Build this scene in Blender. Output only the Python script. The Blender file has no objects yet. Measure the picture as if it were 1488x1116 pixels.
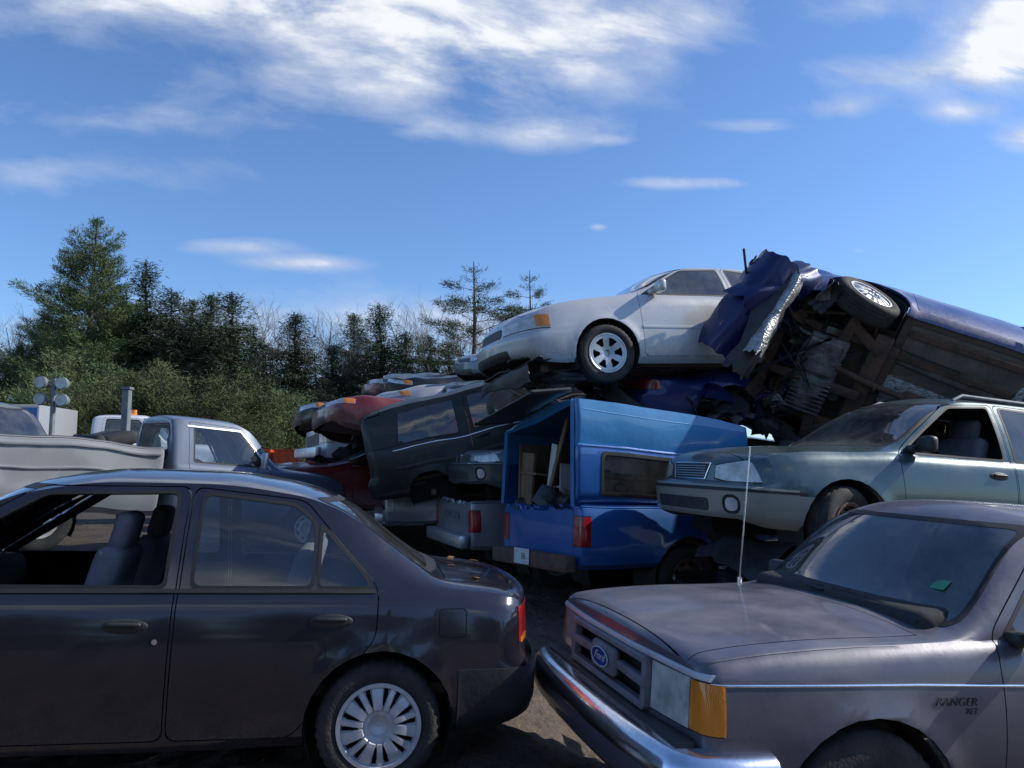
import bpy, bmesh, math, random
import numpy as np
from mathutils import Vector, Matrix, Euler, noise
from mathutils.bvhtree import BVHTree
random.seed(7); rng=np.random.default_rng(7)
scene=bpy.context.scene; COL=scene.collection
rad=math.radians
# ---------------------------------------------------------------- materials
def newmat(name):
    m=bpy.data.materials.new(name); m.use_nodes=True
    nt=m.node_tree; b=nt.nodes['Principled BSDF']; return m,nt,b
def N(nt,t,**k):
    n=nt.nodes.new(t)
    for a,v in k.items(): setattr(n,a,v)
    return n
def math_(nt,op,a,b=None,c=None,clamp=False):
    n=N(nt,'ShaderNodeMath',operation=op,use_clamp=clamp)
    for i,x in enumerate((a,b,c)):
        if x is None: continue
        if isinstance(x,(int,float)): n.inputs[i].default_value=x
        else: nt.links.new(x,n.inputs[i])
    return n.outputs[0]
def mixc(nt,f,a,b):
    n=N(nt,'ShaderNodeMix',data_type='RGBA')
    for i,x in ((0,f),(6,a),(7,b)):
        if isinstance(x,(int,float)): n.inputs[i].default_value=x
        elif isinstance(x,tuple): n.inputs[i].default_value=(*x[:3],1)
        else: nt.links.new(x,n.inputs[i])
    return n.outputs[2]
def noise_(nt,vec,scale,detail=4,rough=.55):
    n=N(nt,'ShaderNodeTexNoise'); n.inputs['Scale'].default_value=scale; n.inputs['Detail'].default_value=detail
    n.inputs['Roughness'].default_value=rough
    nt.links.new(vec,n.inputs['Vector']); return n.outputs[0]
def maprange(nt,v,a,b,c=0.,d=1.):
    n=N(nt,'ShaderNodeMapRange'); n.inputs[1].default_value=a;n.inputs[2].default_value=b;n.inputs[3].default_value=c;n.inputs[4].default_value=d
    nt.links.new(v,n.inputs[0]); return n.outputs[0]
def paint(name,col,rough=.28,metal=.35,dust=.45,dustcol=(.25,.24,.225),coat=.7,low=.75,lowz=.55,bump=.07):
    m,nt,b=newmat(name); L=nt.links.new
    tc=N(nt,'ShaderNodeTexCoord').outputs['Object']; geo=N(nt,'ShaderNodeNewGeometry')
    sep=N(nt,'ShaderNodeSeparateXYZ'); L(geo.outputs['Normal'],sep.inputs[0])
    so=N(nt,'ShaderNodeSeparateXYZ'); L(tc,so.inputs[0])
    n1=noise_(nt,tc,2.3,6,.65); n2=noise_(nt,tc,34,3,.6); n3=noise_(nt,tc,120,2,.5)
    nn=maprange(nt,n1,.32,.72)
    up=maprange(nt,sep.outputs[2],-.1,.9,.12,1.)
    d=math_(nt,'MULTIPLY',math_(nt,'MULTIPLY',nn,up),dust)
    lowm=maprange(nt,so.outputs[2],lowz,.16,0,low)
    lowm=math_(nt,'MULTIPLY',lowm,maprange(nt,n2,.3,.7,.3,1.))
    d=math_(nt,'MAXIMUM',d,lowm)
    sp=maprange(nt,n2,.66,.8,0,.35)
    d=math_(nt,'ADD',d,math_(nt,'MULTIPLY',sp,dust),clamp=True)
    d=math_(nt,'ADD',d,math_(nt,'MULTIPLY',maprange(nt,n3,.68,.74,0,.25),min(1,dust*2+.15)),clamp=True)
    L(mixc(nt,d,col,dustcol),b.inputs['Base Color'])
    L(math_(nt,'ADD',math_(nt,'MULTIPLY',d,.5),math_(nt,'ADD',maprange(nt,n1,.3,.7,-.04,.08),rough),clamp=True),b.inputs['Roughness'])
    L(math_(nt,'MULTIPLY',math_(nt,'SUBTRACT',1.,d),metal),b.inputs['Metallic'])
    L(math_(nt,'MULTIPLY',math_(nt,'SUBTRACT',1.,d),coat),b.inputs['Coat Weight'])
    b.inputs['Coat Roughness'].default_value=.07
    bp=N(nt,'ShaderNodeBump'); bp.inputs['Strength'].default_value=bump; bp.inputs['Distance'].default_value=.05
    L(n1,bp.inputs['Height']); L(bp.outputs[0],b.inputs['Normal'])
    return m
def simple(name,col,rough=.6,metal=0,coat=0,var=.3,scale=9,bump=.1,bscale=40,col2=None):
    m,nt,b=newmat(name); L=nt.links.new
    tc=N(nt,'ShaderNodeTexCoord').outputs['Object']
    n1=noise_(nt,tc,scale,5,.6)
    c2=col2 or tuple(c*(1-var) for c in col)
    c1=col if col2 else tuple(min(1,c*(1+var*.5)) for c in col)
    L(mixc(nt,maprange(nt,n1,.35,.68),c1,c2),b.inputs['Base Color'])
    b.inputs['Roughness'].default_value=rough; b.inputs['Metallic'].default_value=metal
    b.inputs['Coat Weight'].default_value=coat
    if bump:
        bp=N(nt,'ShaderNodeBump'); bp.inputs['Strength'].default_value=bump; bp.inputs['Distance'].default_value=.02
        L(noise_(nt,tc,bscale,3),bp.inputs['Height']); L(bp.outputs[0],b.inputs['Normal'])
    return m
def glassmat(name,tint=(.75,.82,.8),dust=.16,dcol=(.42,.42,.4),refl=1.5):
    m,nt,b=newmat(name); L=nt.links.new
    nt.nodes.remove(b); out=[n for n in nt.nodes if n.type=='OUTPUT_MATERIAL'][0]
    tr=N(nt,'ShaderNodeBsdfTransparent'); tr.inputs[0].default_value=(*tint,1)
    gl=N(nt,'ShaderNodeBsdfGlossy'); gl.inputs['Roughness'].default_value=.03; gl.inputs[0].default_value=(.95,.97,1,1)
    df=N(nt,'ShaderNodeBsdfDiffuse'); df.inputs[0].default_value=(*dcol,1)
    fr=N(nt,'ShaderNodeFresnel'); fr.inputs[0].default_value=1.55
    m1=N(nt,'ShaderNodeMixShader'); L(math_(nt,'ADD',math_(nt,'MULTIPLY',fr.outputs[0],refl),.03,clamp=True),m1.inputs[0]); L(tr.outputs[0],m1.inputs[1]); L(gl.outputs[0],m1.inputs[2])
    tc=N(nt,'ShaderNodeTexCoord').outputs['Object']
    n1=noise_(nt,tc,3.5,6,.7)
    m2=N(nt,'ShaderNodeMixShader'); L(maprange(nt,n1,.35,.75,dust*.3,dust*1.6),m2.inputs[0]); L(m1.outputs[0],m2.inputs[1]); L(df.outputs[0],m2.inputs[2])
    L(m2.outputs[0],out.inputs[0]); return m
def lensmat(name,col,rough=.12,ribs=60,dark=.45):
    m,nt,b=newmat(name); L=nt.links.new
    tc=N(nt,'ShaderNodeTexCoord').outputs['Object']
    w=N(nt,'ShaderNodeTexWave'); w.inputs['Scale'].default_value=ribs; w.bands_direction='Y'; L(tc,w.inputs[0])
    n1=noise_(nt,tc,9,4)
    L(mixc(nt,maprange(nt,n1,.4,.65,0,.8),col,tuple(c*dark for c in col)),b.inputs['Base Color'])
    b.inputs['Roughness'].default_value=rough; b.inputs['Coat Weight'].default_value=1; b.inputs['Coat Roughness'].default_value=.05
    bp=N(nt,'ShaderNodeBump'); bp.inputs['Strength'].default_value=.25; bp.inputs['Distance'].default_value=.004
    L(w.outputs[0],bp.inputs['Height']); L(bp.outputs[0],b.inputs['Normal'])
    return m
M={}
M['plum']=paint('paint_dark_plum',(.014,.0115,.018),rough=.2,metal=.1,dust=.06,low=.3,dustcol=(.12,.11,.105),coat=1)
M['ranger']=paint('paint_grey_purple',(.105,.10,.127),rough=.36,metal=.4,dust=.42,low=.4,dustcol=(.27,.26,.26),coat=.5)
M['grille']=simple('grille_grey',(.17,.165,.18),rough=.6,bump=0)
M['outback_top']=paint('paint_slate_green',(.055,.097,.105),rough=.28,metal=.4,dust=.28,dustcol=(.2,.205,.2))
M['outback_low']=paint('paint_tan_grey',(.29,.28,.235),rough=.5,metal=.2,dust=.4,low=.55,dustcol=(.21,.20,.18))
M['pearl']=paint('paint_pearl_silver',(.56,.555,.54),rough=.27,metal=.25,dust=.22,low=.75,lowz=.7)
M['blue']=paint('paint_deep_blue',(.010,.025,.15),rough=.3,metal=.3,dust=.12,coat=.5)
M['bluedark']=paint('paint_torn_blue',(.006,.014,.085),rough=.45,metal=.3,dust=.06,coat=.25,low=0,bump=.25)
M['truckblue']=paint('paint_bright_blue',(.010,.10,.34),rough=.38,metal=.2,dust=.25,low=.35,dustcol=(.12,.16,.22))
M['capblue']=paint('paint_light_blue',(.018,.20,.46),rough=.5,metal=.05,dust=.3,low=0,dustcol=(.12,.25,.38),bump=.15)
M['black']=paint('paint_black',(.008,.010,.011),rough=.35,metal=.1,dust=.06,dustcol=(.07,.068,.065),low=.3,coat=.35)
M['darkgreen']=paint('paint_black_green',(.007,.013,.012),rough=.45,metal=.1,dust=.08,dustcol=(.07,.075,.07),low=.3,coat=.15)
M['silver']=paint('paint_silver',(.33,.33,.35),rough=.38,metal=.5,dust=.35)
M['white']=paint('paint_white',(.68,.69,.70),rough=.35,metal=0,dust=.3)
M['dullwhite']=paint('paint_dull_white',(.25,.255,.265),rough=.6,metal=0,dust=.5,dustcol=(.17,.165,.155))
M['red']=paint('paint_dark_red',(.17,.014,.012),rough=.33,metal=.2,dust=.2)
M['tan']=paint('paint_tan',(.38,.365,.31),rough=.4,metal=.2,dust=.35)
M['green']=paint('paint_grey_green',(.06,.078,.08),rough=.38,metal=.3,dust=.25)
M['bluegrey']=paint('paint_blue_grey',(.105,.135,.19),rough=.45,metal=.2,dust=.25)
M['olive']=paint('paint_olive_grey',(.08,.10,.08),rough=.5,metal=.1,dust=.3)
M['glass']=glassmat('window_glass'); M['dglass']=glassmat('dusty_window_glass',tint=(.35,.4,.4),dust=.10)
M['capglass']=glassmat('dark_cap_glass',tint=(.06,.08,.08),dust=.06,refl=1.2)
M['cglass']=glassmat('clean_window_glass',tint=(.82,.88,.89),dust=.03,refl=1.4)
M['chrome']=simple('chrome',(.9,.9,.92),rough=.18,metal=1,var=.1,bump=.03)
M['chrome2']=simple('dull_chrome',(.75,.75,.77),rough=.38,metal=.9,var=.15,bump=.03)
M['satin']=simple('satin_silver_trim',(.58,.58,.60),rough=.5,metal=.15,var=.15,bump=.03)
M['alu']=simple('wheel_alloy',(.55,.55,.55),rough=.38,metal=.6,var=.25,bump=.05)
M['cover']=simple('wheel_cover_grey',(.60,.61,.63),rough=.38,metal=.3,var=.15,bump=.03)
M['rubber']=simple('tyre_rubber',(.022,.021,.02),rough=.85,var=.3,bump=.3,bscale=80,col2=(.055,.05,.045))
M['plastic']=simple('black_plastic',(.020,.020,.022),rough=.5,var=.3,col2=(.038,.037,.036))
M['trim']=simple('rubber_trim',(.012,.012,.012),rough=.6,bump=0)
M['int']=simple('interior_dark',(.026,.026,.028),rough=.85)
M['seat']=simple('seat_fabric_grey',(.17,.17,.195),rough=.95,var=.25,bump=.3,bscale=150)
M['under']=simple('underbody_metal',(.13,.115,.10),rough=.75,metal=.15,col2=(.20,.14,.10),scale=4,bump=.6,bscale=16)
M['underlight']=simple('grey_cast_metal',(.30,.295,.28),rough=.6,metal=.3,col2=(.08,.07,.06),scale=7,bump=.7,bscale=28)
M['foil']=simple('heat_shield_foil',(.55,.55,.55),rough=.4,metal=.7,col2=(.25,.23,.2),scale=14,bump=1,bscale=45)
M['rust']=simple('rusty_steel',(.17,.085,.05),rough=.85,col2=(.06,.048,.04),scale=9,bump=.6)
M['redlens']=lensmat('red_lens',(.38,.010,.010)); M['amber']=lensmat('amber_lens',(.80,.24,.015),dark=.8); M['clear']=lensmat('clear_lens',(.6,.6,.57),rough=.08,dark=.6)
M['headl']=lensmat('headlight_lens',(.62,.62,.58),rough=.06,ribs=35,dark=.45)
M['orange']=simple('orange_plastic',(.6,.09,.02),rough=.6)
M['wood']=simple('plywood',(.20,.125,.07),rough=.8,scale=4)
M['lumber']=simple('weathered_lumber',(.34,.28,.22),rough=.9,scale=6)
M['concrete']=simple('concrete',(.30,.29,.27),rough=.95,scale=5,bump=.4)
M['steel']=simple('grey_steel',(.22,.24,.25),rough=.6,metal=.4)
M['bark']=simple('pine_bark',(.09,.07,.055),rough=.95,bump=.5,bscale=18)
M['bark2']=simple('grey_bark',(.20,.18,.165),rough=.95)
M['badgeblue']=simple('badge_blue',(.004,.025,.20),rough=.85,bump=0)
M['whitep']=simple('white_plastic',(.55,.55,.52),rough=.5,var=.12,bump=0)
M['plate']=simple('plate_white',(.6,.62,.6),rough=.5,var=.1,bump=0)
M['greenp']=simple('plate_green',(.02,.18,.07),rough=.5,bump=0)
M['sticker']=simple('green_sticker',(.02,.30,.15),rough=.5,bump=0)
M['leaf']=simple('dead_leaf',(.32,.14,.03),rough=.8,bump=0)
def foliage(name,c1,c2):
    m,nt,b=newmat(name); L=nt.links.new
    tc=N(nt,'ShaderNodeTexCoord').outputs['Object']; oi=N(nt,'ShaderNodeObjectInfo')
    n=noise_(nt,tc,1.1,3); n2=noise_(nt,tc,9,2)
    f=math_(nt,'ADD',maprange(nt,n,.35,.65,0,.7),maprange(nt,n2,.3,.7,0,.3))
    c=mixc(nt,f,c1,c2)
    hs=N(nt,'ShaderNodeHueSaturation'); L(c,hs.inputs['Color']); L(maprange(nt,oi.outputs['Random'],0,1,.65,1.3),hs.inputs['Value']); L(maprange(nt,oi.outputs['Random'],0,1,.475,.515),hs.inputs['Hue'])
    L(hs.outputs[0],b.inputs['Base Color']); b.inputs['Roughness'].default_value=.75
    b.inputs['Specular IOR Level'].default_value=.25
    return m
M['needles']=foliage('pine_needles',(.05,.088,.042),(.12,.145,.052))
M['needles2']=foliage('spruce_needles',(.026,.048,.030),(.070,.092,.042))
M['needles3']=foliage('young_pine_needles',(.065,.11,.05),(.155,.18,.065))
# ---------------------------------------------------------------- object helpers
def mkobj(name,mesh,mat=None,parent=None,mw=None):
    o=bpy.data.objects.new(name,mesh); COL.objects.link(o)
    if mat and mesh and not mesh.materials: mesh.materials.append(mat)
    if parent: o.parent=parent
    if mw is not None: o.matrix_local=mw
    return o
def root(name,label,cat,loc,rot=(0,0,0),group=None,scale=1):
    o=bpy.data.objects.new(name,None); COL.objects.link(o); o.empty_display_size=.3
    o.location=loc; o.rotation_euler=[rad(a) for a in rot]; o.scale=(scale,)*3 if isinstance(scale,(int,float)) else scale
    o['label']=label; o['category']=cat
    if group: o['group']=group
    return o
def sharpen(bm,ang=32):
    bm.normal_update()
    for f in bm.faces: f.smooth=True
    for e in bm.edges:
        if len(e.link_faces)==2 and e.calc_face_angle(0)>rad(ang): e.smooth=False
def bm2mesh(bm,name,ang=32):
    sharpen(bm,ang); me=bpy.data.meshes.new(name); bm.to_mesh(me); bm.free(); return me
def merge(bm,t):
    me=bpy.data.meshes.new('t'); t.to_mesh(me); t.free(); bm.from_mesh(me); bpy.data.meshes.remove(me)
def addbox(bm,c,s,e=(0,0,0),bev=.0,seg=2):
    t=bmesh.new(); bmesh.ops.create_cube(t,size=1)
    bmesh.ops.scale(t,vec=s,verts=t.verts)
    if bev: bmesh.ops.bevel(t,geom=t.edges[:],offset=bev,segments=seg,affect='EDGES',profile=.5)
    bmesh.ops.transform(t,matrix=Matrix.Translation(c)@Euler([rad(a) for a in e]).to_matrix().to_4x4(),verts=t.verts)
    merge(bm,t)
def addoval(bm,c,s,n=24):
    t=bmesh.new(); bmesh.ops.create_uvsphere(t,u_segments=n,v_segments=12,radius=1)
    bmesh.ops.scale(t,vec=s,verts=t.verts); bmesh.ops.translate(t,vec=c,verts=t.verts); merge(bm,t)
def addtube(bm,pts,r,seg=8,caps=True):
    pts=[Vector(p) for p in pts]; rs=r if isinstance(r,(list,tuple)) else [r]*len(pts)
    rings=[]; up=None
    for i,p in enumerate(pts):
        d=(pts[min(i+1,len(pts)-1)]-pts[max(i-1,0)]).normalized()
        if up is None:
            up=Vector((0,0,1)) if abs(d.z)<.9 else Vector((1,0,0))
        a=d.cross(up)
        if a.length<1e-4: a=d.orthogonal()
        a.normalize(); b=a.cross(d); up=b
        rings.append([bm.verts.new(p+(a*math.cos(t)+b*math.sin(t))*rs[i]) for t in [2*math.pi*k/seg for k in range(seg)]])
    for i in range(len(rings)-1):
        for k in range(seg): bm.faces.new((rings[i][k],rings[i][(k+1)%seg],rings[i+1][(k+1)%seg],rings[i+1][k]))
    if caps:
        bm.faces.new(rings[0][::-1]); bm.faces.new(rings[-1])
def prims(name,L,mat,parent=None,ang=32,warp=None):
    bm=bmesh.new()
    for p in L:
        if p[0]=='b': addbox(bm,*p[1:])
        elif p[0]=='t': addtube(bm,*p[1:])
        elif p[0]=='o': addoval(bm,*p[1:])
    if warp:
        for v in bm.verts: v.co=warp(v.co)
    bmesh.ops.recalc_face_normals(bm,faces=bm.faces)
    return mkobj(name,bm2mesh(bm,name,ang),mat,parent)
def crumple(name,sx,sy,mat,parent,mw,seed,amp=.12,curl=.3,th=.012,nx=26,ny=22,f=3.0,jag=.10,ang=20):
    r=random.Random(seed*17+3); folds=[(r.uniform(0,math.pi),r.uniform(-.5,.5),r.uniform(.3,1.)*r.choice((-1,1))) for _ in range(6)]
    bm=bmesh.new(); bmesh.ops.create_grid(bm,x_segments=nx,y_segments=ny,size=.5)
    for v in bm.verts:
        x,y=v.co.x*2,v.co.y*2
        jx=1+jag*noise.noise(Vector((y*3,seed,1)))*2; jy=1+jag*noise.noise(Vector((x*3,seed,7)))*2
        z=-curl*(x*x)*.6-curl*.3*y*y
        for (a,o,k) in folds: z+=k*amp*.55*abs(math.cos(a)*x+math.sin(a)*y-o)
        p=Vector((x*sx/2*jx,y*sy/2*jy,z))
        q=p*f+Vector((seed*3.3,seed,0)); v.co=p+Vector(noise.noise_vector(q))*amp*.35
    bmesh.ops.solidify(bm,geom=bm.faces[:],thickness=th)
    return mkobj(name,bm2mesh(bm,name,ang),mat,parent,mw)
# ---------------------------------------------------------------- wheels
def lathe(prof,seg=56,treadfn=None):
    bm=bmesh.new(); rings=[]
    for j in range(seg):
        t=2*math.pi*j/seg; rings.append([bm.verts.new(((r-(treadfn(i,j) if treadfn else 0))*math.cos(t),y,(r-(treadfn(i,j) if treadfn else 0))*math.sin(t))) for i,(r,y) in enumerate(prof)])
    for j in range(seg):
        a,b=rings[j],rings[(j+1)%seg]
        for i in range(len(prof)-1): bm.faces.new((a[i],a[i+1],b[i+1],b[i]))
    bmesh.ops.recalc_face_normals(bm,faces=bm.faces); return bm
WC={}
def wheel_meshes(R,rr,style,w=.2):
    k=(R,rr,style)
    if k in WC: return WC[k]
    h=w/2
    prof=[(rr-.005,-h*.8),(rr+.015,-h*.95),((R+rr)/2,-h*1.05),(R-.02,-h*.95),(R-.003,-h*.75),(R,-h*.45),(R-.009,-h*.42),(R-.009,-h*.36),(R,-h*.33),(R+.001,-.008),(R-.009,-.005),(R-.009,.005),(R+.001,.008),(R,h*.33),(R-.009,h*.36),(R-.009,h*.42),(R,h*.45),(R-.003,h*.75),(R-.02,h*.95),((R+rr)/2,h*1.05),(rr+.015,h*.95),(rr-.005,h*.8)]
    tyre=bm2mesh(lathe(prof,80,lambda i,j:(.008 if (i in(3,4,5,8,9,12,13,16,17,18) and j%2) else 0)),'tyre',50)
    b=lathe([(0.02,h*.15),(rr*.9,h*.1),(rr*.97,h*.75),(rr*.97,-h*.8),(rr*.8,-h*.8),(rr*.75,0),(.02,0)],40)
    barrel=bm2mesh(b,'wheel')
    bm=bmesh.new(); nr,ns=22,189
    def keep(r,t):
        q=r
        if style=='slots':
            g=(t*7/(2*math.pi))%1.
            d=min(abs(g-.30),abs(g-.70)); wd=.085+.05*(.88-q)
            return not(.48<q<.89 and d<wd)
        if style=='alloy':
            per=(t*6/(2*math.pi))%1.; return not(.38<q<.80 and abs(per-.5)<.18+.30*(q-.38) and abs(per-.5)<.33)
        if style=='steel':
            per=(t*8/(2*math.pi))%1.; return not(.60<q<.74 and abs(per-.5)<.25)
        return True
    def dep(r,t=0):
        if r>.93: return h*.86
        if style=='steel': return h*(.30+.35*math.exp(-((r-.5)/.18)**2)) if r<.88 else h*.8
        if style=='slots':
            g=(t*7/(2*math.pi))%1.; rib=.14*h*(1 if (abs(g-.5)<.05 or abs(g-.5)>.38) and .42<r<.9 else 0)
            return h*(.50+.26*math.sin(min(1,r/.9)*math.pi*.9))-(.14*h if r<.3 else 0)+rib
        return h*(.55+.25*min(1,r*1.2))-(.25*h if r<.2 else 0)
    g=[[None]*ns for _ in range(nr+1)]
    for i in range(nr+1):
        r=.04+.96*i/nr
        for j in range(ns):
            t=2*math.pi*j/ns; g[i][j]=bm.verts.new((r*rr*math.cos(t),dep(r,t),r*rr*math.sin(t)))
    for i in range(nr):
        for j in range(ns):
            r=.04+.96*(i+.5)/nr;t=2*math.pi*(j+.5)/ns
            if keep(r,t): bm.faces.new((g[i][j],g[i+1][j],g[i+1][(j+1)%ns],g[i][(j+1)%ns]))
    bm.faces.new(g[0])
    bmesh.ops.delete(bm,geom=[v for v in bm.verts if not v.link_faces],context='VERTS')
    bmesh.ops.recalc_face_normals(bm,faces=bm.faces)
    bmesh.ops.solidify(bm,geom=bm.faces[:],thickness=-.012)
    nb=5 if style=='slots' else 6
    for k2 in range(nb):
        t=2*math.pi*(k2+.5)/nb; p=Vector((math.cos(t)*rr*.30,dep(.30),math.sin(t)*rr*.30)); addtube(bm,[p-Vector((0,.02,0)),p+Vector((0,.014,0))],.011,8)
    addtube(bm,[(0,dep(.05)-.01,0),(0,dep(.05)+.014,0)],.030,16)
    rim=bm2mesh(bm,'rim')
    WC[k]=(barrel,tyre,rim); return WC[k]
RIMC={}
def add_wheel(rt,x,y,z,R=.30,rr=.2,style='steel',side=1,turn=0,rimmat='alu',w=.2,tilt=0,spin=None,rimname='rim'):
    b,t,r=wheel_meshes(R,rr,style,w)
    mw=Matrix.Translation((x,y,z))@Matrix.Rotation(rad((0 if side>0 else 180)+turn),4,'Z')@Matrix.Rotation(rad(tilt),4,'X')@Matrix.Rotation(random.random()*6 if spin is None else spin,4,'Y')
    o=mkobj('wheel',b,M['int'],rt,mw); mkobj('tyre',t,M['rubber'],o)
    k=(R,rr,style,rimmat)
    if k not in RIMC:
        r2=r.copy(); r2.materials.clear(); r2.materials.append(M[rimmat]); RIMC[k]=r2
    mkobj(rimname,RIMC[k],None,o); return o
# ---------------------------------------------------------------- body shell
def pchip(xs,ys,q):
    xs=np.asarray(xs,float);ys=np.asarray(ys,float);h=np.diff(xs);d=np.diff(ys)/h
    m=np.zeros(len(xs)); m[0]=d[0];m[-1]=d[-1]
    for i in range(1,len(xs)-1):
        if d[i-1]*d[i]>0:
            w1=2*h[i]+h[i-1];w2=h[i]+2*h[i-1]; m[i]=(w1+w2)/(w1/d[i-1]+w2/d[i])
    q=np.clip(np.asarray(q,float),xs[0],xs[-1]); k=np.clip(np.searchsorted(xs,q,side='right')-1,0,len(xs)-2)
    t=(q-xs[k])/h[k]
    return (2*t**3-3*t**2+1)*ys[k]+(t**3-2*t**2+t)*h[k]*m[k]+(-2*t**3+3*t**2)*ys[k+1]+(t**3-t**2)*h[k]*m[k+1]
def surface(S):
    K=np.array(sorted(S['keys']),float); xr,xf=K[0,0],K[-1,0]
    Rf,Rr=S.get('rf',.12),S.get('rr',.10); st=S.get('step',.055)
    xs=list(np.arange(xr+Rr,xf-Rf,st))+[xf-Rf+Rf*math.sin(a) for a in np.linspace(0,math.pi/2,7)]+[xr+Rr-Rr*math.sin(a) for a in np.linspace(0,math.pi/2,7)]
    xs=sorted(xs); ux=[xs[0]]
    for x in xs[1:]:
        if x-ux[-1]>.0015: ux.append(x)
    xs=np.array(ux); V=[pchip(K[:,0],K[:,i],xs) for i in range(1,9)]
    bm=bmesh.new(); rings=[]; n1,n2,n3=(13,6,10) if st<.072 else (9,4,8)
    arch=[(a,S['wr'],S['R']+.055) for a in S.get('axles',[])]
    for i,x in enumerate(xs):
        zb,w,zw,yb,zl,yr,zr,zt=[float(v[i]) for v in V]
        for (e,RR,s) in ((xf,Rf,1),(xr,Rr,-1)):
            d=(e-x)*s
            if d<RR:
                q=1-math.sqrt(max(0,1-(1-d/RR)**2)); kk=S.get('er',.55)*RR
                w-=q*kk;yb-=q*kk;yr-=q*kk;zt-=q*kk*.6;zr-=q*kk*.6;zl-=q*kk*.6; zb+=q*.03
        kz=[zb,zb+.05,min(max(zw,zb+.1),zl-.12),zl-.045,zl]
        ky=[w-.08,w-.025,w,yb+.45*(w-yb),yb]
        tz=np.linspace(0,1,n1); zz=zb+(zl-zb)*tz; yy=pchip(kz,ky,zz); pts=[]
        for y,z in zip(yy,zz):
            for (ax,wz,ra) in arch:
                r=math.hypot(x-ax,z-wz); y+=.016*math.exp(-((r-ra)/.05)**2)
            pts.append((float(y),float(z)))
        sh=(yb-.5*min(.04,yb-yr),zl+.012)
        pts.append(sh)
        for k in range(1,n2+1):
            t=k/n2; pts.append((sh[0]+(yr-sh[0])*t+.018*math.sin(math.pi*t),sh[1]+(zr-sh[1])*t))
        for k in range(1,n3+1):
            t=(k/n3)**1.25; pts.append((yr*(1-t),zr+(zt-zr)*(1-(1-t)**2.5)))
        left=[bm.verts.new((x,y,z)) for y,z in pts]; right=[bm.verts.new((x,-y,z)) for y,z in pts[:-1]]
        rings.append((left,right))
    n=len(rings[0][0])
    for i in range(len(rings)-1):
        (a,b),(c,d)=rings[i],rings[i+1]; d=d+[c[-1]]; b=b+[a[-1]]
        for k in range(n-1):
            bm.faces.new((a[k],a[k+1],c[k+1],c[k])); bm.faces.new((b[k],d[k],d[k+1],b[k+1]))
    for (ring,fl) in ((rings[0],True),(rings[-1],False)):
        l,r=ring; Mc=18; rows=[]
        for k in range(n-1):
            row=[l[k]]+[bm.verts.new(l[k].co.lerp(r[k].co,j/Mc)) for j in range(1,Mc)]+[r[k]]; rows.append(row)
        for k in range(n-2):
            for j in range(Mc):
                f=(rows[k][j],rows[k+1][j],rows[k+1][j+1],rows[k][j+1]); bm.faces.new(f if not fl else f[::-1])
        for j in range(Mc):
            f=(rows[-1][j],l[-1],rows[-1][j+1]); bm.faces.new(f if not fl else f[::-1])
    W=max(K[:,2]); D=.75
    pf,pr=S.get('planf',.2),S.get('planr',.12); bf=S.get('bulgef'); br=S.get('bulger')
    amp=S.get('dent',.0015); dr=S.get('dentfn')
    for v in bm.verts:
        x,y,z=v.co
        if x>xf-D:
            q=((x-(xf-D))/D)**2; v.co.x-=q*pf*(abs(y)/W)**2.6
            if bf: v.co.x+=((x-(xf-D))/D)**3*float(np.interp(z,*zip(*bf)))
        if x<xr+D:
            q=(((xr+D)-x)/D)**2; v.co.x+=q*pr*(abs(y)/W)**2.6
            if br: v.co.x-=(((xr+D)-x)/D)**3*float(np.interp(z,*zip(*br)))
    seed=S.get('seed',0)
    for v in bm.verts:
        a=amp*(dr(v.co) if dr else 1)
        if a>0:
            p=v.co*S.get('dentf',2.2)+Vector((seed,seed*.7,0)); v.co+=Vector(noise.noise_vector(p))*a+Vector(noise.noise_vector(p*2.7))*a*.45
    bmesh.ops.recalc_face_normals(bm,faces=bm.faces)
    tl=bm.faces.layers.int.new('tag'); bm.normal_update()
    return bm,tl
def roundpoly(P,r,n=4):
    out=[]; m=len(P)
    for i in range(m):
        p=Vector(P[i]);a=Vector(P[i-1]);b=Vector(P[(i+1)%m]); da=(a-p);db=(b-p)
        q=min(r,da.length*.45,db.length*.45); s=p+da.normalized()*q;e=p+db.normalized()*q
        for k in range(n+1):
            t=k/n; out.append(tuple(s*(1-t)**2+p*2*t*(1-t)+e*t*t))
    return out
def offpoly(P,d):
    c=sum((Vector(p) for p in P),Vector((0,0)))/len(P); out=[]; m=len(P); Ln=[]
    for i in range(m):
        a=Vector(P[i]);b=Vector(P[(i+1)%m]); t=(b-a).normalized(); nn=Vector((t.y,-t.x))
        if nn.dot(a-c)<0: nn=-nn
        Ln.append((a+nn*d,t))
    for i in range(m):
        (p,t),(q,s)=Ln[i-1],Ln[i]; den=t.x*s.y-t.y*s.x
        if abs(den)<1e-6: out.append(tuple(q)); continue
        w=q-p; k=(w.x*s.y-w.y*s.x)/den; out.append(tuple(p+t*k))
    return out
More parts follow.
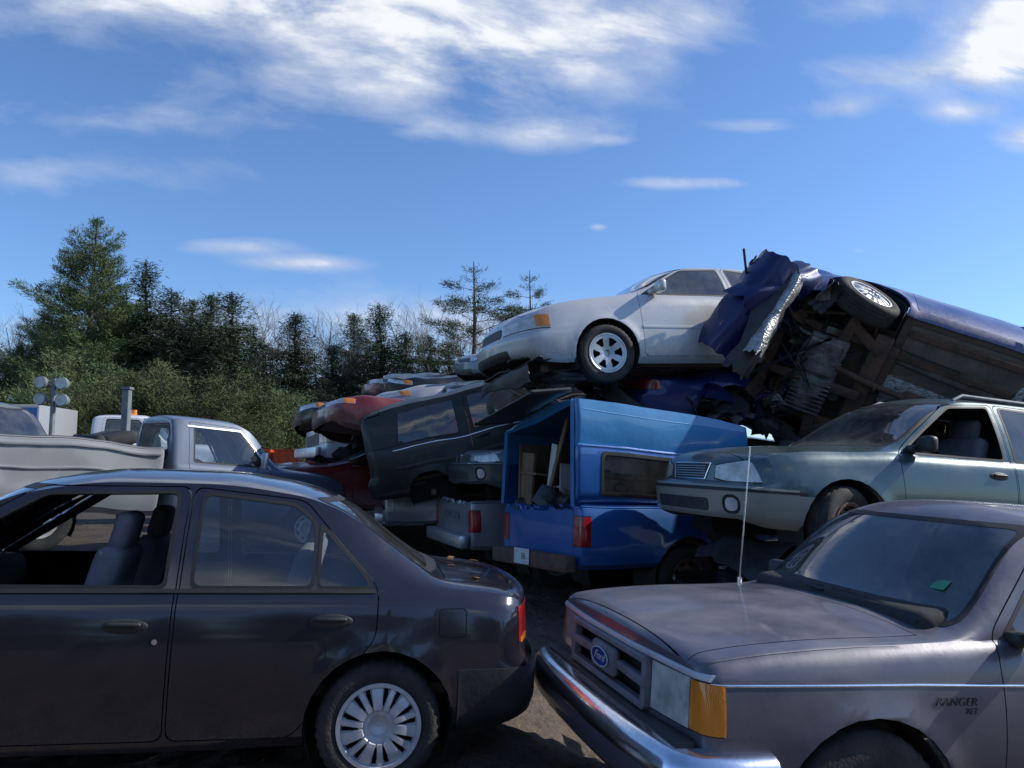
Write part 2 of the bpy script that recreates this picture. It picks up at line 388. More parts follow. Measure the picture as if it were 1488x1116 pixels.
class Shell:
    def __init__(s,S):
        s.S=S; s.bm,s.tl=surface(S); s.bvh=BVHTree.FromBMesh(s.bm); s.tags={'body':0}
    def tid(s,t): return s.tags.setdefault(t,len(s.tags))
    def y(s,x,z,side=1):
        h=s.bvh.ray_cast(Vector((x,3*side,z)),Vector((0,-side,0))); return h[0].y if h[0] else .8*side
    def x(s,y,z,side=1):
        h=s.bvh.ray_cast(Vector((6*side,y,z)),Vector((-side,0,0))); return h[0].x if h[0] else 2*side
    def z(s,x,y):
        h=s.bvh.ray_cast(Vector((x,y,4)),Vector((0,0,-1))); return h[0].z if h[0] else 1
    def cut(s,axis,P,tag,filt=None,only=None,extra=()):
        ia={'x':(1,2),'y':(0,2),'z':(0,1)}[axis]; bm=s.bm; tl=s.tl
        us=[p[0] for p in P];vs=[p[1] for p in P]; u0,u1,v0,v1=min(us),max(us),min(vs),max(vs)
        on=None if only is None else {s.tid(t) for t in only}
        F=[]
        for f in bm.faces:
            if on is not None and f[tl] not in on: continue
            if filt and not filt(f.calc_center_median(),f.normal): continue
            cu=[v.co[ia[0]] for v in f.verts]
            if max(cu)<u0 or min(cu)>u1: continue
            cv=[v.co[ia[1]] for v in f.verts]
            if max(cv)<v0 or min(cv)>v1: continue
            F.append(f)
        c=Vector((sum(us)/len(us),sum(vs)/len(vs))); planes=[]
        for i in range(len(P)):
            a=Vector(P[i]);b=Vector(P[(i+1)%len(P)])
            if (b-a).length<1e-5: continue
            t=(b-a).normalized(); nn=Vector((t.y,-t.x))
            if nn.dot(a-c)<0: nn=-nn
            co=Vector((0,0,0));no=Vector((0,0,0)); co[ia[0]],co[ia[1]]=a; no[ia[0]],no[ia[1]]=nn; planes.append((co,no))
        for co,no in list(planes)+[(Vector(a),Vector(b)) for a,b in extra]:
            if not F: return
            cross=[f for f in F if min((v.co-co).dot(no) for v in f.verts)<-1e-6 and max((v.co-co).dot(no) for v in f.verts)>1e-6]
            ins=[f for f in F if max((v.co-co).dot(no) for v in f.verts)<=1e-6]
            if cross:
                E={e for f in cross for e in f.edges};Vv={v for f in cross for v in f.verts}
                r=bmesh.ops.bisect_plane(bm,geom=cross+list(E)+list(Vv),dist=1e-6,plane_co=co,plane_no=no)
                nf=[g for g in r['geom'] if isinstance(g,bmesh.types.BMFace)]
                ins+= [f for f in nf if (f.calc_center_median()-co).dot(no)<0]
            F=list(dict.fromkeys(ins))
        t=s.tid(tag)
        for f in F: f[tl]=t; f.normal_update()
    def extract(s,tag,name,mat,parent,th=.02,off=0.,warp=None):
        if tag not in s.tags: return None
        t=s.tags[tag]; bm=s.bm; F=[f for f in bm.faces if f[s.tl]==t]
        if not F: return None
        nb=bmesh.new(); mo={};mi={}
        for f in F:
            for v in f.verts:
                if v not in mo:
                    mo[v]=nb.verts.new(v.co+v.normal*off)
                    if th: mi[v]=nb.verts.new(v.co+v.normal*(off-th))
        S_=set(F)
        for f in F:
            nb.faces.new([mo[v] for v in f.verts])
            if th: nb.faces.new([mi[v] for v in reversed(f.verts)])
        if th:
            for f in F:
                for l in f.loops:
                    e=l.edge
                    if not any(g in S_ and g is not f for g in e.link_faces):
                        a,b=l.vert,l.link_loop_next.vert
                        nb.faces.new((mo[b],mo[a],mi[a],mi[b]))
        if warp:
            for v in nb.verts: v.co=warp(v.co)
        return mkobj(name,bm2mesh(nb,name,36 if not warp else 24),mat,parent)
def ribbon(sh,pts,wd,th,name,mat,parent,side=1,axis='y',warp=None,off=0.):
    bm=bmesh.new(); rows=[]; P=[]
    for i in range(len(pts)-1):
        a,b=Vector(pts[i]),Vector(pts[i+1]); n=max(1,int((b-a).length/.05))
        for k in range(n): P.append(a.lerp(b,k/n))
    P.append(Vector(pts[-1]))
    for i,p in enumerate(P):
        t=(P[min(i+1,len(P)-1)]-P[max(i-1,0)]).normalized(); nn=Vector((-t.y,t.x))*wd/2; row=[]
        for (s_,o) in ((1,-.004),(1,th*.8),(.6,th),(-.6,th),(-1,th*.8),(-1,-.004)):
            q=p+nn*s_
            if axis=='y': row.append(bm.verts.new((q.x,sh.y(q.x,q.y,side)+(o+off)*side,q.y)))
            else: row.append(bm.verts.new((sh.x(q.x,q.y,side)+(o+off)*side,q.x,q.y)))
        rows.append(row)
    for i in range(len(rows)-1):
        for k in range(6): bm.faces.new((rows[i][k],rows[i][(k+1)%6],rows[i+1][(k+1)%6],rows[i+1][k]))
    bm.faces.new(rows[0]); bm.faces.new(rows[-1][::-1])
    if warp:
        for v in bm.verts: v.co=warp(v.co)
    bmesh.ops.recalc_face_normals(bm,faces=bm.faces)
    return mkobj(name,bm2mesh(bm,name,40),mat,parent)
def sweep(path,prof,name,mat,parent,ang=35):
    bm=bmesh.new(); rows=[]
    for i,p in enumerate(path):
        a=Vector(path[max(i-1,0)]);b=Vector(path[min(i+1,len(path)-1)]); t=(b-a); t.z=0; t.normalize(); nn=Vector((t.y,-t.x,0))
        rows.append([bm.verts.new(Vector(p)+nn*u+Vector((0,0,v))) for u,v in prof])
    m=len(prof)
    for i in range(len(rows)-1):
        for k in range(m): bm.faces.new((rows[i][k],rows[i][(k+1)%m],rows[i+1][(k+1)%m],rows[i+1][k]))
    bm.faces.new(rows[0]); bm.faces.new(rows[-1][::-1]); bmesh.ops.recalc_face_normals(bm,faces=bm.faces)
    return mkobj(name,bm2mesh(bm,name,ang),mat,parent)
def text(body,size,mat,parent,mw,name='lettering',ext=.002,shear=0,wide=1,bold=0):
    c=bpy.data.curves.new('t','FONT'); c.body=body; c.size=size; c.extrude=ext; c.shear=shear; c.align_x='CENTER'; c.align_y='CENTER'; c.offset=bold
    o=bpy.data.objects.new('t',c); COL.objects.link(o); dg=bpy.context.evaluated_depsgraph_get()
    me=bpy.data.meshes.new_from_object(o.evaluated_get(dg)); bpy.data.objects.remove(o)
    me.materials.clear(); me.transform(Matrix.Diagonal((wide,1,1,1)))
    return mkobj(name,me,mat,parent,mw)
def interior(rt,x0,zf,wid=.36,rear=True,mat='seat',steer=True,dash=None,warp=None):
    def seat(cx,cy,wy=.5,nm='seat'):
        prims(nm,[('b',(cx,cy,zf+.22),(.52,wy,.16),(0,-6,0),.05,3),('b',(cx-.30,cy,zf+.50),(.13,wy*.95,.60),(0,-14,0),.055,3),
            ('b',(cx-.385,cy,zf+.86),(.09,min(.27,wy*.55),.19),(0,-12,0),.04,3),('t',[(cx-.37,cy-.06,zf+.7),(cx-.375,cy-.06,zf+.86)],.006),('t',[(cx-.37,cy+.06,zf+.7),(cx-.375,cy+.06,zf+.86)],.006)],M[mat],rt,60,warp)
    seat(x0,wid);seat(x0,-wid)
    if rear: seat(x0-.92,0,1.25,'rear_seat')
    d=dash if dash is not None else x0+.75
    prims('dashboard',[('b',(d,0,zf+.52),(.42,1.32,.22),(0,8,0),.06,3),('b',(d+.1,0,zf+.3),(.3,1.3,.4),(0,0,0),.02,2)],M['int'],rt,60,warp)
    if steer:
        c=Vector((d-.32,wid,zf+.52)); A=Vector((0,1,0));B=Vector((.42,0,.9)).normalized()
        pts=[c+(A*math.cos(t)+B*math.sin(t))*.185 for t in np.linspace(0,2*math.pi,25)]
        prims('steering_wheel',[('t',pts,.014),('t',[c-A*.18,c+A*.18],.014),('t',[c,c+Vector((.3,0,-.12))],.03)],M['int'],rt,60,warp)
def underbody(rt,S,detail=False,warp=None):
    a0,a1=min(S['axles']),max(S['axles']); w=max(k[2] for k in S['keys']); zb=min(k[1] for k in S['keys'])+.04
    xr=min(k[0] for k in S['keys']);xf=max(k[0] for k in S['keys'])
    L=[('b',((a0+a1)/2,0,zb+.03),(a1-a0-.75,2*w-.14,.05),(0,0,0),.01,1),('b',((a0+xr)/2-.0,0,zb+.1),(abs(xr-a0)-.15,2*w-.75,.05),(0,0,0),.01,1),
       ('b',(a0,0,zb+.17),(.9,2*w-.5,.05)),('b',(a1,0,zb+.12),(.9,2*w-.62,.05)),('b',((a1+xf)/2,0,zb+.12),(abs(xf-a1)-.2,2*w-.6,.05))]
    L+=[('t',[(a1,-w+.15,.3),(a1,w-.15,.3)],.03),('t',[(a0,-w+.15,.3),(a0,w-.15,.3)],.035)]
    prims('underbody',L,M['under'],rt,32,warp)
    prims('engine',[('b',(a1+.15,0,zb+.30),(.6,.8,.35),(0,0,0),.04,2),('b',(a1+.1,.1,zb+.45),(.4,.4,.16),(0,0,0),.03,2),('t',[(a1-.2,-.4,zb+.4),(a1+.3,-.2,zb+.42),(a1+.45,.3,zb+.4)],.03)],M['int'],rt,32,warp)
    if detail:
        z=zb-.02
        prims('exhaust_pipe',[('t',[(a1+.35,.12,z+.02),(a1+.12,.16,z-.09),(a1-.3,.10,z-.10),(.5,.05,z-.06),(-.4,.08,z-.07),(a0+.25,.25,z+.0),(a0-.1,.35,z+.1),(xr+.1,.45,z+.02)],.030,10),('t',[(.15,.06,z-.06),(.2,.06,z-.06),(.7,.05,z-.06),(.75,.05,z-.06)],[.03,.085,.085,.03],14),('t',[(.98,.07,z-.08),(1.0,.07,z-.08)],.055,12),('b',(xr+.42,.3,z),(.5,.32,.17),(0,0,0),.06,3)],M['rust'],rt,40,warp)
        prims('fuel_tank',[('b',(a0+.55,-.15,z-.02),(.62,.95,.16),(0,0,0),.06,3),('b',(a0+.55,-.15,z-.105),(.05,.97,.012)),('b',(a0+.38,-.15,z-.105),(.04,.97,.012))],M['plastic'],rt,40,warp)
        prims('heat_shield',[('b',(.55,.05,z+.0),(1.2,.30,.05),(0,0,3),.02,2),('b',(-.35,.30,z-.0),(.5,.34,.04),(3,2,12),.015,2)],M['foil'],rt,30,warp)
        L=[('t',[(a1+.16,y,z+.0) for y in (-.42,-.40,-.34,-.33,-.20,-.19,-.06,-.05,.0)],[.07,.12,.13,.155,.16,.185,.19,.20,.20],18),
           ('b',(a1+.18,.20,z-.02),(.40,.42,.16),(0,0,0),.02,2),('b',(a1+.18,.20,z-.11),(.32,.34,.04),(0,0,0),.012,1),
           ('t',[(a1-.06,y,z+.02) for y in (-.22,-.20,-.08,-.07)],[.06,.09,.10,.07],14),
           ('t',[(a1+.20,.44,z+.03),(a1+.20,.50,z+.03)],.10,20),('t',[(a1+.40,.44,z+.10),(a1+.40,.50,z+.10)],.06,16),('t',[(a1+.02,.45,z+.10),(a1+.02,.50,z+.10)],.05,16),
           ('t',[(a1+.42,-.20,z+.02),(a1+.42,.05,z+.02)],.055,12)]
        for k in range(8): L.append(('b',(a1+.16,-.36+k*.045,z-.02),(.34,.010,.30),(0,0,0)))
        prims('gearbox',L,M['underlight'],rt,35,warp)
        L=[('b',(a1-.28,0,z-.03),(.16,1.15,.09),(0,0,0),.02,2),('b',(a1+.62,0,z-.03),(.10,1.20,.09),(0,0,0),.015,2),('b',(a1+.18,-.05,z-.12),(.9,.09,.05),(0,0,0),.012,2)]
        for s in (1,-1):
            L+=[('b',(a1-.12,s*.50,z-.06),(.42,.10,.05),(0,0,s*32),.02,2),('b',(a1+.04,s*.52,z-.06),(.10,.34,.04),(0,0,s*8),.015,2),('b',(a1+.2,s*.46,z+.0),(.95,.08,.10),(0,0,0),.015,2),
                ('b',(0,s*.66,z-.01),(a1-a0-.9,.07,.05),(0,0,0),.01,1),('b',(.2,s*.40,z-.0),(1.5,.07,.045),(0,0,s*1.5),.01,1),('t',[(a1,s*.62,z+.05),(a1,s*.6,z+.45)],[.05,.06],10),('b',(a0,s*.4,z-.02),(.4,.1,.06),(0,0,-s*18),.02,1),('t',[(a0,s*.6,z+.02),(a0,s*.6,z+.4)],.05,10),
                ('t',[(a1+.45,s*.3,z-.06),(a1+.50,s*.55,z-.06),(a1+.12,s*.66,z-.03)],.014,6),('t',[(a1-.22,s*.2,z-.0),(a1-.18,s*.66,z+.02)],.014,6)]
        L.append(('t',[(a1+.45,-.3,z-.06),(a1+.45,.3,z-.06)],.014,6)); L.append(('b',(-.55,0,z-.005),(.10,1.2,.05),(0,0,0),.01,1)); L.append(('b',(.98,0,z-.02),(.12,1.0,.05),(0,0,0),.01,1))
        prims('suspension',L,M['rust'],rt,40,warp)
        for s in (1,-1):
            ys=[.26,.30,.33,.36,.39,.42,.60,.63,.66,.69]; rs=[.05,.055,.04,.045,.032,.018,.018,.032,.05,.055]
            prims('drive_shaft',[('t',[(a1+.02,s*y,z+.05) for y in ys],rs,12)],M['int'],rt,40,warp)
            prims('steering_rack',[('t',[(a1-.2,s*y,z+.03) for y in (.18,.24,.26,.28,.30,.32,.34,.36)],[.028,.028,.036,.026,.036,.026,.034,.012],10)],M['int'],rt,40,warp)
        bm=bmesh.new(); nx,ny=110,50; G=[]
        def sq(t): return max(0,min(1,(math.sin(t)-.1)*4))
        for i in range(nx+1):
            row=[]
            for j in range(ny+1):
                x=a0+.45+(a1-a0-.9)*i/nx; y=-.74+1.48*j/ny
                rib=.010*sq(x*26)*(1 if .27<abs(y)<.36 or .46<abs(y)<.60 else 0)+.014*(1 if (abs(math.hypot((x-.25)/1.3,(abs(y)-.47)))-.09)<0 else 0); tun=.09*math.exp(-(y/.14)**2)
                row.append(bm.verts.new((x,y,z-.005-rib+tun*.6+.02*noise.noise(Vector((x*3,y*3,0))))))
            G.append(row)
        for i in range(nx):
            for j in range(ny): bm.faces.new((G[i][j],G[i][j+1],G[i+1][j+1],G[i+1][j]))
        if warp:
            for v in bm.verts: v.co=warp(v.co)
        mkobj('floor_pan',bm2mesh(bm,'floor_pan',50),M['under'],rt)
        r=random.Random(5); L=[]
        for k in range(9):
            x0,y0=r.uniform(-1.2,.4),r.uniform(-.62,.62); x1=x0+r.uniform(.6,1.5); y1=y0+r.uniform(-.08,.08)
            L.append(('t',[(x0,y0,z-.03),((x0+x1)/2,y0+.02,z-.035),(x1,y1,z-.03)],r.uniform(.005,.009),5))
        prims('brake_lines',L,M['int'],rt,40,warp)
def liners(rt,S,warp=None):
    w=max(k[2] for k in S['keys'])
    for ax in S['axles']:
        for s in (1,-1):
            bm=bmesh.new(); R=S['R']+.05; rows=[]
            for t in np.linspace(rad(-25),rad(205),20):
                rows.append([bm.verts.new((ax+R*math.cos(t),s*y,S['wr']+R*math.sin(t))) for y in (w-.035,w-.38)])
            for i in range(19): bm.faces.new((rows[i][0],rows[i][1],rows[i+1][1],rows[i+1][0]))
            bm.faces.new([r[1] for r in rows])
            if warp:
                for v in bm.verts: v.co=warp(v.co)
            mkobj('wheel_well',bm2mesh(bm,'wheel_well'),M['int'],rt)
def car(S,name,label,cat,loc,rot,pm,group=None,scale=1,warp=None,style='steel',rimmat='alu',wheels=(1,1,1,1),detail=False,glass='glass',inter=True,turn=0,lowmat=None,bumpmat=None,skip=(),rt=None,hubs='rim'):
    if rt is None: rt=root(name,label,cat,loc,rot,group,scale)
    sh=Shell(S); c=sh.cut; circ=[(math.cos(t),math.sin(t)) for t in np.linspace(0,2*math.pi,28,endpoint=False)]
    Ra=S['R']+.055
    if 'bumper' in S:
        for (x0,z,sgn) in S['bumper']:
            c('y',[(x0,-1),(x0+sgn*3,-1),(x0+sgn*3,z),(x0,z-.02)],'bumper%d'%sgn)
    if 'clad' in S: c('y',[(-4,-1),(4,-1),(4,S['clad'][1]),(-4,S['clad'][0])],'cladding')
    if 'hood' in S: 
        P=S['hood']; c('z',P,'gap',filt=lambda p,n:n.z>.35 and p.x>0); c('z',offpoly(P,-.006),'hood',only=['gap'])
    if 'trunk' in S:
        P=S['trunk']; c('z',P,'gap',filt=lambda p,n:n.z>.35 and p.x<-1); c('z',offpoly(P,-.006),'trunk_lid',only=['gap'])
    if 'wind' in S:
        x0,x1,P=S['wind']; f=lambda p,n:x0<p.x<x1 and n.x>.12
        c('x',roundpoly(offpoly(P,.022),.06),'trimF',filt=f); c('x',roundpoly(P,.05),'windshield',filt=f,only=['trimF'])
    if 'rearw' in S:
        x0,x1,P=S['rearw']; f=lambda p,n:x0<p.x<x1 and n.x<-.12
        c('x',roundpoly(offpoly(P,.02),.06),'trimR',filt=f); c('x',roundpoly(P,.05),'rear_window',filt=f,only=['trimR'])
    for i,D in enumerate(S.get('doors',[])):
        for s in (1,-1):
            f=lambda p,n,s=s:p.y*s>.3 and n.y*s>.1
            c('y',roundpoly(D['p'],.05),'gap',filt=f); c('y',roundpoly(offpoly(D['p'],-.0055),.05),'door%d%d'%(i,s),filt=f,only=['gap'])
    for i,W in enumerate(S.get('windows',[])):
        for s in (1,-1):
            f=lambda p,n,s=s:p.y*s>.3 and n.y*s>.05
            c('y',roundpoly(offpoly(W['p'],W.get('t',.016)),.035),'trim_%d_%s_%d'%(i,W.get('d','b'),s),filt=f)
            op=(W.get('open',0)==s or W.get('open',0)==2)
            c('y',roundpoly(W['p'],W.get('r',.035)),('hole' if op else 'win%d%d'%(i,s)),filt=f)
    for T in S.get('patch',[]):
        for s in ((1,-1) if T.get('mir',1) else (1,)):
            P=[(p[0]*s,p[1]) for p in T['p']] if T['ax']=='x' else T['p']
            if T.get('r'): P=roundpoly(P,T['r'])
            f=(lambda p,n,s=s,T=T:T['x'][0]<p.x<T['x'][1] and (p.y*s>-.02 or not T.get('mir',1)) and n.z<.8)
            ex=T.get('ex',())
            if T.get('gap'): c(T['ax'],offpoly(P,T['gap']),'gap2'+T['tag']+'%d'%s,filt=f,extra=[((a[0]-T['gap']*b[0],a[1],a[2]),b) for a,b in ex])
            c(T['ax'],P,T['tag']+('%d'%s),filt=f,extra=ex)
    for ax in S['axles']:
        c('y',[(ax+Ra*a,S['wr']+Ra*b) for a,b in circ],'arch',filt=lambda p,n:abs(p.y)>.4)
    sh.bm.normal_update()
    ex=sh.extract
    ex('body','body',pm,rt,warp=warp); ex('hood','hood',S.get('hoodmat',pm),rt,warp=warp,th=.015); ex('trunk_lid','trunk_lid',pm,rt,warp=warp,th=.015)
    for sg in (1,-1): ex('bumper%d'%sg,'bumper',bumpmat or pm,rt,warp=warp,off=.008,th=.02)
    ex('cladding','lower_body',lowmat or M['plastic'],rt,warp=warp,off=.006,th=.025)
    ex('trimF','window_trim',M['trim'],rt,warp=warp,off=.002,th=.01); ex('trimR','window_trim',M['trim'],rt,warp=warp,off=.002,th=.01)
    if 'windshield' not in skip: ex('windshield','windshield',M[glass],rt,th=0,warp=warp)
    if 'rear_window' not in skip: ex('rear_window','rear_window',M[glass],rt,th=0,warp=warp)
    doors={}
    for i,D in enumerate(S.get('doors',[])):
        for s in (1,-1):
            o=ex('door%d%d'%(i,s),'door',pm,rt,warp=warp); doors[(i,s)]=o
            if o and 'h' in D:
                hx,hz=D['h']; y=sh.y(hx,hz,s)
                prims('handle',[('o',(hx,y+.001*s,hz),(.098,.010,.034)),('b',(hx,y+.018*s,hz+.010),(.14,.018,.020),(0,0,0),.008,2)],M['plastic'],o,60,warp)
    for i,W in enumerate(S.get('windows',[])):
        for s in (1,-1):
            pr=doors.get((W.get('d'),s)) or rt
            ex('win%d%d'%(i,s),'window',M[glass],pr,th=0,warp=warp)
            ex('trim_%d_%s_%d'%(i,W.get('d','b'),s),'window_frame',M['trim'],pr,warp=warp,off=.002,th=.012)
    for T in S.get('patch',[]):
        for s in ((1,-1) if T.get('mir',1) else (1,)):
            o=ex(T['tag']+('%d'%s),T['n'],M[T['m']],rt,off=T.get('o',.004),th=.015,warp=warp)
            if o: ex('gap2'+T['tag']+'%d'%s,'surround',M['trim'],o,warp=warp,off=-.004,th=.01)
    liners(rt,S,warp); underbody(rt,S,detail=detail,warp=warp)
    if inter: interior(rt,S.get('seatx',.15),min(k[1] for k in S['keys'])+.08,rear=S.get('rearseat',True),dash=S.get('dash'),warp=warp)
    w=max(k[2] for k in S['keys'])-.11; i=0
    for ax in sorted(S['axles'],reverse=True):
        for s in (1,-1):
            if wheels[i]: 
                st=style[i] if isinstance(style,(list,tuple)) else style
                add_wheel(rt,ax,s*w,S['wr'],S['R'],S['rim'],st,s,turn if ax>0 else 0,rimmat,rimname=hubs)
            i+=1
    return rt,sh,doors
def mirror_(rt,sh,x,z,s,mat,dz=0):
    y=sh.y(x,z,s)
    return prims('side_mirror',[('b',(x-.02,y+.13*s,z+.05+dz),(.09,.19,.13),(0,0,-12*s),.035,3),('b',(x+.02,y+.02*s,z+.01),(.09,.08,.06),(0,0,0),.02,2)],mat,rt,45)
# ---------------------------------------------------------------- specs
sedanA=dict(keys=[(-2.08,.30,.80,.55,.74,.84,.66,.875,.90),(-1.92,.27,.82,.55,.76,.865,.67,.905,.935),(-1.58,.24,.84,.55,.78,.885,.66,.945,.975),(-1.45,.23,.845,.55,.785,.89,.645,1.02,1.05),
 (-1.05,.22,.85,.55,.79,.90,.585,1.28,1.325),(-.85,.21,.85,.55,.79,.90,.565,1.34,1.395),(-.4,.20,.85,.55,.79,.90,.555,1.385,1.45),(0,.20,.85,.55,.79,.895,.56,1.38,1.45),(.38,.20,.85,.55,.79,.895,.565,1.32,1.395),
 (1.05,.20,.85,.55,.785,.885,.68,.945,.99),(1.2,.21,.845,.54,.78,.875,.69,.91,.955),(1.7,.22,.84,.53,.76,.82,.68,.85,.89),(2.15,.25,.80,.50,.72,.72,.64,.745,.77),(2.3,.28,.78,.48,.70,.64,.62,.665,.69)],
 axles=[-1.30,1.36],wr=.30,R=.29,rim=.195,bumper=[(-1.66,.57,-1),(1.75,.5,1)],
 hood=[(1.13,-.66),(1.13,.66),(2.1,.60),(2.1,-.60)],trunk=[(-1.60,-.62),(-1.60,.62),(-1.96,.60),(-1.96,-.60)],
 wind=(.3,1.2,[(-.66,.99),(.66,.99),(.56,1.34),(-.56,1.34)]),rearw=(-1.65,-.8,[(-.60,.99),(.60,.99),(.54,1.31),(-.54,1.31)]),
 doors=[dict(p=[(-.36,.26),(.90,.26),(.98,.90),(.96,.94),(.32,1.36),(-.36,1.372)],h=(-.17,.755)),dict(p=[(-.37,.26),(-.90,.26),(-1.27,.70),(-1.275,.92),(-.90,1.32),(-.37,1.372)],h=(-1.06,.775))],
 windows=[dict(p=[(-.30,.925),(.89,.925),(.28,1.315),(-.30,1.335)],d=0,open=1),dict(p=[(-.43,.925),(-.955,.925),(-.955,1.205),(-.85,1.288),(-.43,1.333)],d=1),dict(p=[(-.995,.925),(-1.225,.925),(-1.195,.975),(-.995,1.18)],d=1,r=.02)],
 patch=[dict(n='tail_light',tag='tl',ax='x',p=[(.40,.665),(1.2,.66),(1.2,.825),(.40,.825)],x=(-3,-1.7),ex=[((-1.96,0,0),(1,0,0))],m='redlens',gap=.005,o=.005),
        dict(n='turn_signal',tag='ts',ax='x',p=[(.60,.66),(1.2,.66),(1.2,.685),(.60,.685)],x=(-3,-1.7),ex=[((-1.97,0,0),(1,0,0))],m='amber',o=.007),
        dict(n='headlight',tag='hl',ax='x',p=[(.38,.53),(1.2,.53),(1.2,.66),(.38,.64)],x=(1.8,3),ex=[((2.05,0,0),(-1,0,0))],m='headl',gap=.006)],
 bulger=[(.2,-.05),(.35,.06),(.55,.07),(.6,.02),(.9,0)],planf=.25,planr=.17,seatx=.36,dash=.98)
def cp(S,**k): d=dict(S); d.update(k); return d
sedanB=cp(sedanA,keys=[(-2.42,.33,.80,.55,.74,.90,.66,.93,.95),(-2.2,.28,.84,.56,.78,.93,.68,.965,.99),(-1.75,.25,.87,.57,.80,.955,.68,1.0,1.03),(-1.15,.22,.885,.57,.82,.965,.61,1.27,1.31),(-.9,.22,.885,.57,.82,.965,.59,1.33,1.37),
 (-.4,.21,.89,.57,.82,.965,.575,1.37,1.42),(.1,.21,.89,.57,.82,.965,.58,1.355,1.41),(.35,.21,.89,.57,.82,.96,.59,1.29,1.36),(1.0,.21,.885,.56,.815,.945,.70,1.0,1.04),(1.2,.22,.88,.55,.81,.93,.71,.965,1.01),(1.8,.23,.86,.53,.78,.86,.69,.885,.92),(2.25,.26,.82,.50,.74,.74,.66,.765,.79),(2.36,.28,.80,.48,.72,.68,.64,.70,.72)],
 axles=[-1.36,1.36],wr=.315,R=.315,rim=.21,bumper=[(-1.8,.60,-1),(1.78,.55,1)],
 hood=[(1.1,-.67),(1.1,.67),(2.2,.60),(2.2,-.60)],trunk=[(-1.8,-.64),(-1.8,.64),(-2.3,.62),(-2.3,-.62)],
 wind=(.2,1.15,[(-.68,1.03),(.68,1.03),(.57,1.34),(-.57,1.34)]),rearw=(-1.8,-.8,[(-.62,1.05),(.62,1.05),(.55,1.33),(-.55,1.33)]),
 doors=[dict(p=[(-.30,.28),(.92,.28),(.95,.93),(.90,1.0),(.28,1.33),(-.30,1.362)],h=(-.14,.80)),dict(p=[(-.31,.28),(-.92,.28),(-1.28,.74),(-1.28,.99),(-.95,1.32),(-.31,1.362)],h=(-1.08,.82))],
 windows=[dict(p=[(-.24,.99),(.82,.99),(.24,1.30),(-.24,1.33)],d=0),dict(p=[(-.37,.99),(-1.22,.99),(-.93,1.28),(-.37,1.33)],d=1)],
 patch=[dict(n='tail_light',tag='tl',ax='x',p=[(.36,.68),(1.2,.68),(1.2,.87),(.36,.86)],x=(-3,-1.9),ex=[((-2.12,0,0),(1,0,0))],m='redlens',gap=.006,o=.006),
        dict(n='headlight',tag='hl',ax='x',p=[(.36,.57),(1.2,.60),(1.2,.735),(.36,.68)],x=(1.8,3),ex=[((1.98,0,0),(-1,0,0))],m='headl',gap=.008,o=.006),
        dict(n='turn_signal',tag='ts',ax='x',p=[(.70,.60),(1.2,.60),(1.2,.73),(.70,.73)],x=(1.8,3),ex=[((1.99,0,0),(-1,0,0)),((2.12,0,0),(1,0,0))],m='amber',o=.008),
        dict(n='grille',tag='gr',ax='x',p=[(-.32,.56),(.32,.56),(.32,.665),(-.32,.665)],x=(1.8,3),m='plastic',mir=0,r=.04,o=.002),
        dict(n='air_intake',tag='ai',ax='x',p=[(-.5,.30),(.5,.30),(.5,.40),(-.5,.40)],x=(1.8,3),m='plastic',mir=0,r=.04,o=.012)],
 bulgef=[(.2,-.10),(.35,.04),(.52,.06),(.56,.0),(.8,-.03)],bulger=[(.2,-.05),(.35,.06),(.58,.07),(.63,.02),(.9,0)],planf=.30,planr=.16,seatx=.1,dash=.85)
